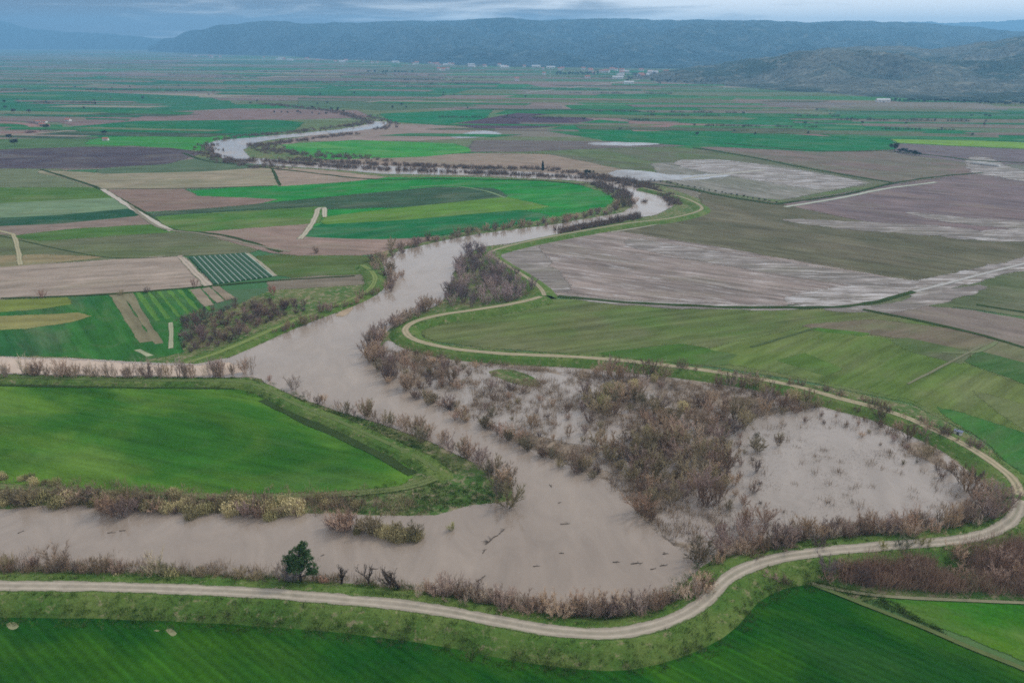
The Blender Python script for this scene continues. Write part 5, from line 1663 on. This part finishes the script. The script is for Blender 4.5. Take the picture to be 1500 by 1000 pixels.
driftwood(473, 814, 1.4, 'small grey driftwood right of the evergreen tree', 0.6, 1)
driftwood(556, 705 + 72, 1.2, 'short driftwood stuck at the reed island', 0.6, 1)

# bare patches in the foreground crop
for i, q in enumerate(([(10, 914), (20, 912), (27, 918), (20, 922), (13, 920)], [(225, 924), (230, 922), (235, 924), (230, 926)], [(243, 923), (250, 921), (259, 928), (253, 932), (248, 929)])):
    sheet('bare_earth', q, 6, M_field, True, 0.6, None, 'bare pale patch in the dark wheat field', C(138, 138, 96), {'c2': list(C(104, 116, 70)), 'patch': 0.5, 'streak': 0.6, 'wet': 0.0, 'tram': 0.0}, feather=0.7)
# pale rock by the forking tree
rk = bmesh.new()
bmesh.ops.create_icosphere(rk, subdivisions=3, radius=1.0)
for v in rk.verts:
    v.co *= 1 + 0.25 * mn.noise(v.co * 1.7)
    v.co = Vector((v.co.x * 2.0, v.co.y * 1.0, max(v.co.z * 0.6, -0.1)))
me = bpy.data.meshes.new('boulder')
rk.to_mesh(me)
rk.free()
ro = link('boulder', me, plain_mat('mossy_stone', C(150, 152, 120), 0.95, 0.3, 2.0))
ro.location = G(578, 871)
tag(ro, 'pale mossy boulder at the foot of the widest forking tree', 'boulder')

# ================================================================== SKY, SUN, HAZE
SUN_EL, SUN_AZ = math.radians(42), math.radians(55)      # azimuth clockwise from +Y
w = bpy.data.worlds.new('World')
S.world = w
w.use_nodes = True
t = w.node_tree
t.nodes.clear()
bg = t.nodes.new('ShaderNodeBackground')
out = t.nodes.new('ShaderNodeOutputWorld')
sky = t.nodes.new('ShaderNodeTexSky')
sky.sky_type = 'NISHITA'
sky.sun_disc = False
sky.sun_elevation = SUN_EL
sky.sun_rotation = SUN_AZ
sky.altitude = 120
sky.dust_density = 2.0
tc = t.nodes.new('ShaderNodeTexCoord').outputs['Generated']
n1 = noise_n(t, tc, 1.0, 7, 0.6, 0.4, (7, 7, 75))
n2 = noise_n(t, tc, 1.0, 6, 0.55, 0.3, (2.4, 2.4, 26))
sepx = t.nodes.new('ShaderNodeSeparateXYZ')
lk(t, tc, sepx.inputs[0])
f = math_n(t, 'ADD', math_n(t, 'MULTIPLY', n1, 0.75), math_n(t, 'MULTIPLY', n2, 0.45))
f = math_n(t, 'ADD', f, math_n(t, 'MULTIPLY', sepx.outputs[0], 0.42))
f = math_n(t, 'ADD', f, math_n(t, 'MULTIPLY', sepx.outputs[2], 1.2))
fac = maprange(t, f, 0.47, 0.78, 0, 1, True)
cloud = mixc(t, fac, (1.6, 1.9, 2.7), (12.0, 12.2, 12.6))
zen = maprange(t, sepx.outputs[2], 0.06, 0.6)
cloud = mixc(t, zen, cloud, (10.0, 10.2, 10.8))
col = mixc(t, 0.86, sky.outputs[0], cloud)
lk(t, col, bg.inputs[0])
bg.inputs[1].default_value = 0.10
lk(t, bg.outputs[0], out.inputs[0])

sd = bpy.data.lights.new('sun', 'SUN')
sd.energy = 2.0
sd.angle = math.radians(12)
sd.color = (1.0, 0.94, 0.84)
so = bpy.data.objects.new('sun', sd)
COL.objects.link(so)
dv = Vector((math.sin(SUN_AZ) * math.cos(SUN_EL), math.cos(SUN_AZ) * math.cos(SUN_EL), math.sin(SUN_EL)))
so.rotation_euler = dv.to_track_quat('Z', 'Y').to_euler()
so.location = (0, 0, 600)

HZ = 385.0
hz = link('haze', boxes_mesh('haze', [(-12100, 12100, -400, 11600, -1.6, HZ)], None))
hm, t = mat('haze')
pv = t.nodes.new('ShaderNodeVolumePrincipled')
pv.inputs['Color'].default_value = (0.28, 0.63, 1.0, 1)
pv.inputs['Density'].default_value = 1.4e-4
pv.inputs['Anisotropy'].default_value = 0.2
ho = t.nodes.new('ShaderNodeOutputMaterial')
lk(t, pv.outputs[0], ho.inputs['Volume'])
hz.data.materials.append(hm)
tag(hz, 'thin blue haze filling the valley', 'haze', None, 'stuff')

# ================================================================== RENDER SETTINGS
S.view_settings.view_transform = 'Standard'
S.view_settings.look = 'None'
S.view_settings.gamma = 1.0
S.view_settings.exposure = 0.11
S.cycles.use_denoising = False
S.cycles.use_adaptive_sampling = False
S.cycles.max_bounces = 5
S.cycles.diffuse_bounces = 2
S.cycles.glossy_bounces = 2
S.cycles.volume_bounces = 0
S.cycles.transparent_max_bounces = 12
S.cycles.pixel_filter_type = 'BLACKMAN_HARRIS'
S.cycles.filter_width = 1.7
print('COUNTS', COUNT, sum(COUNT.values()))
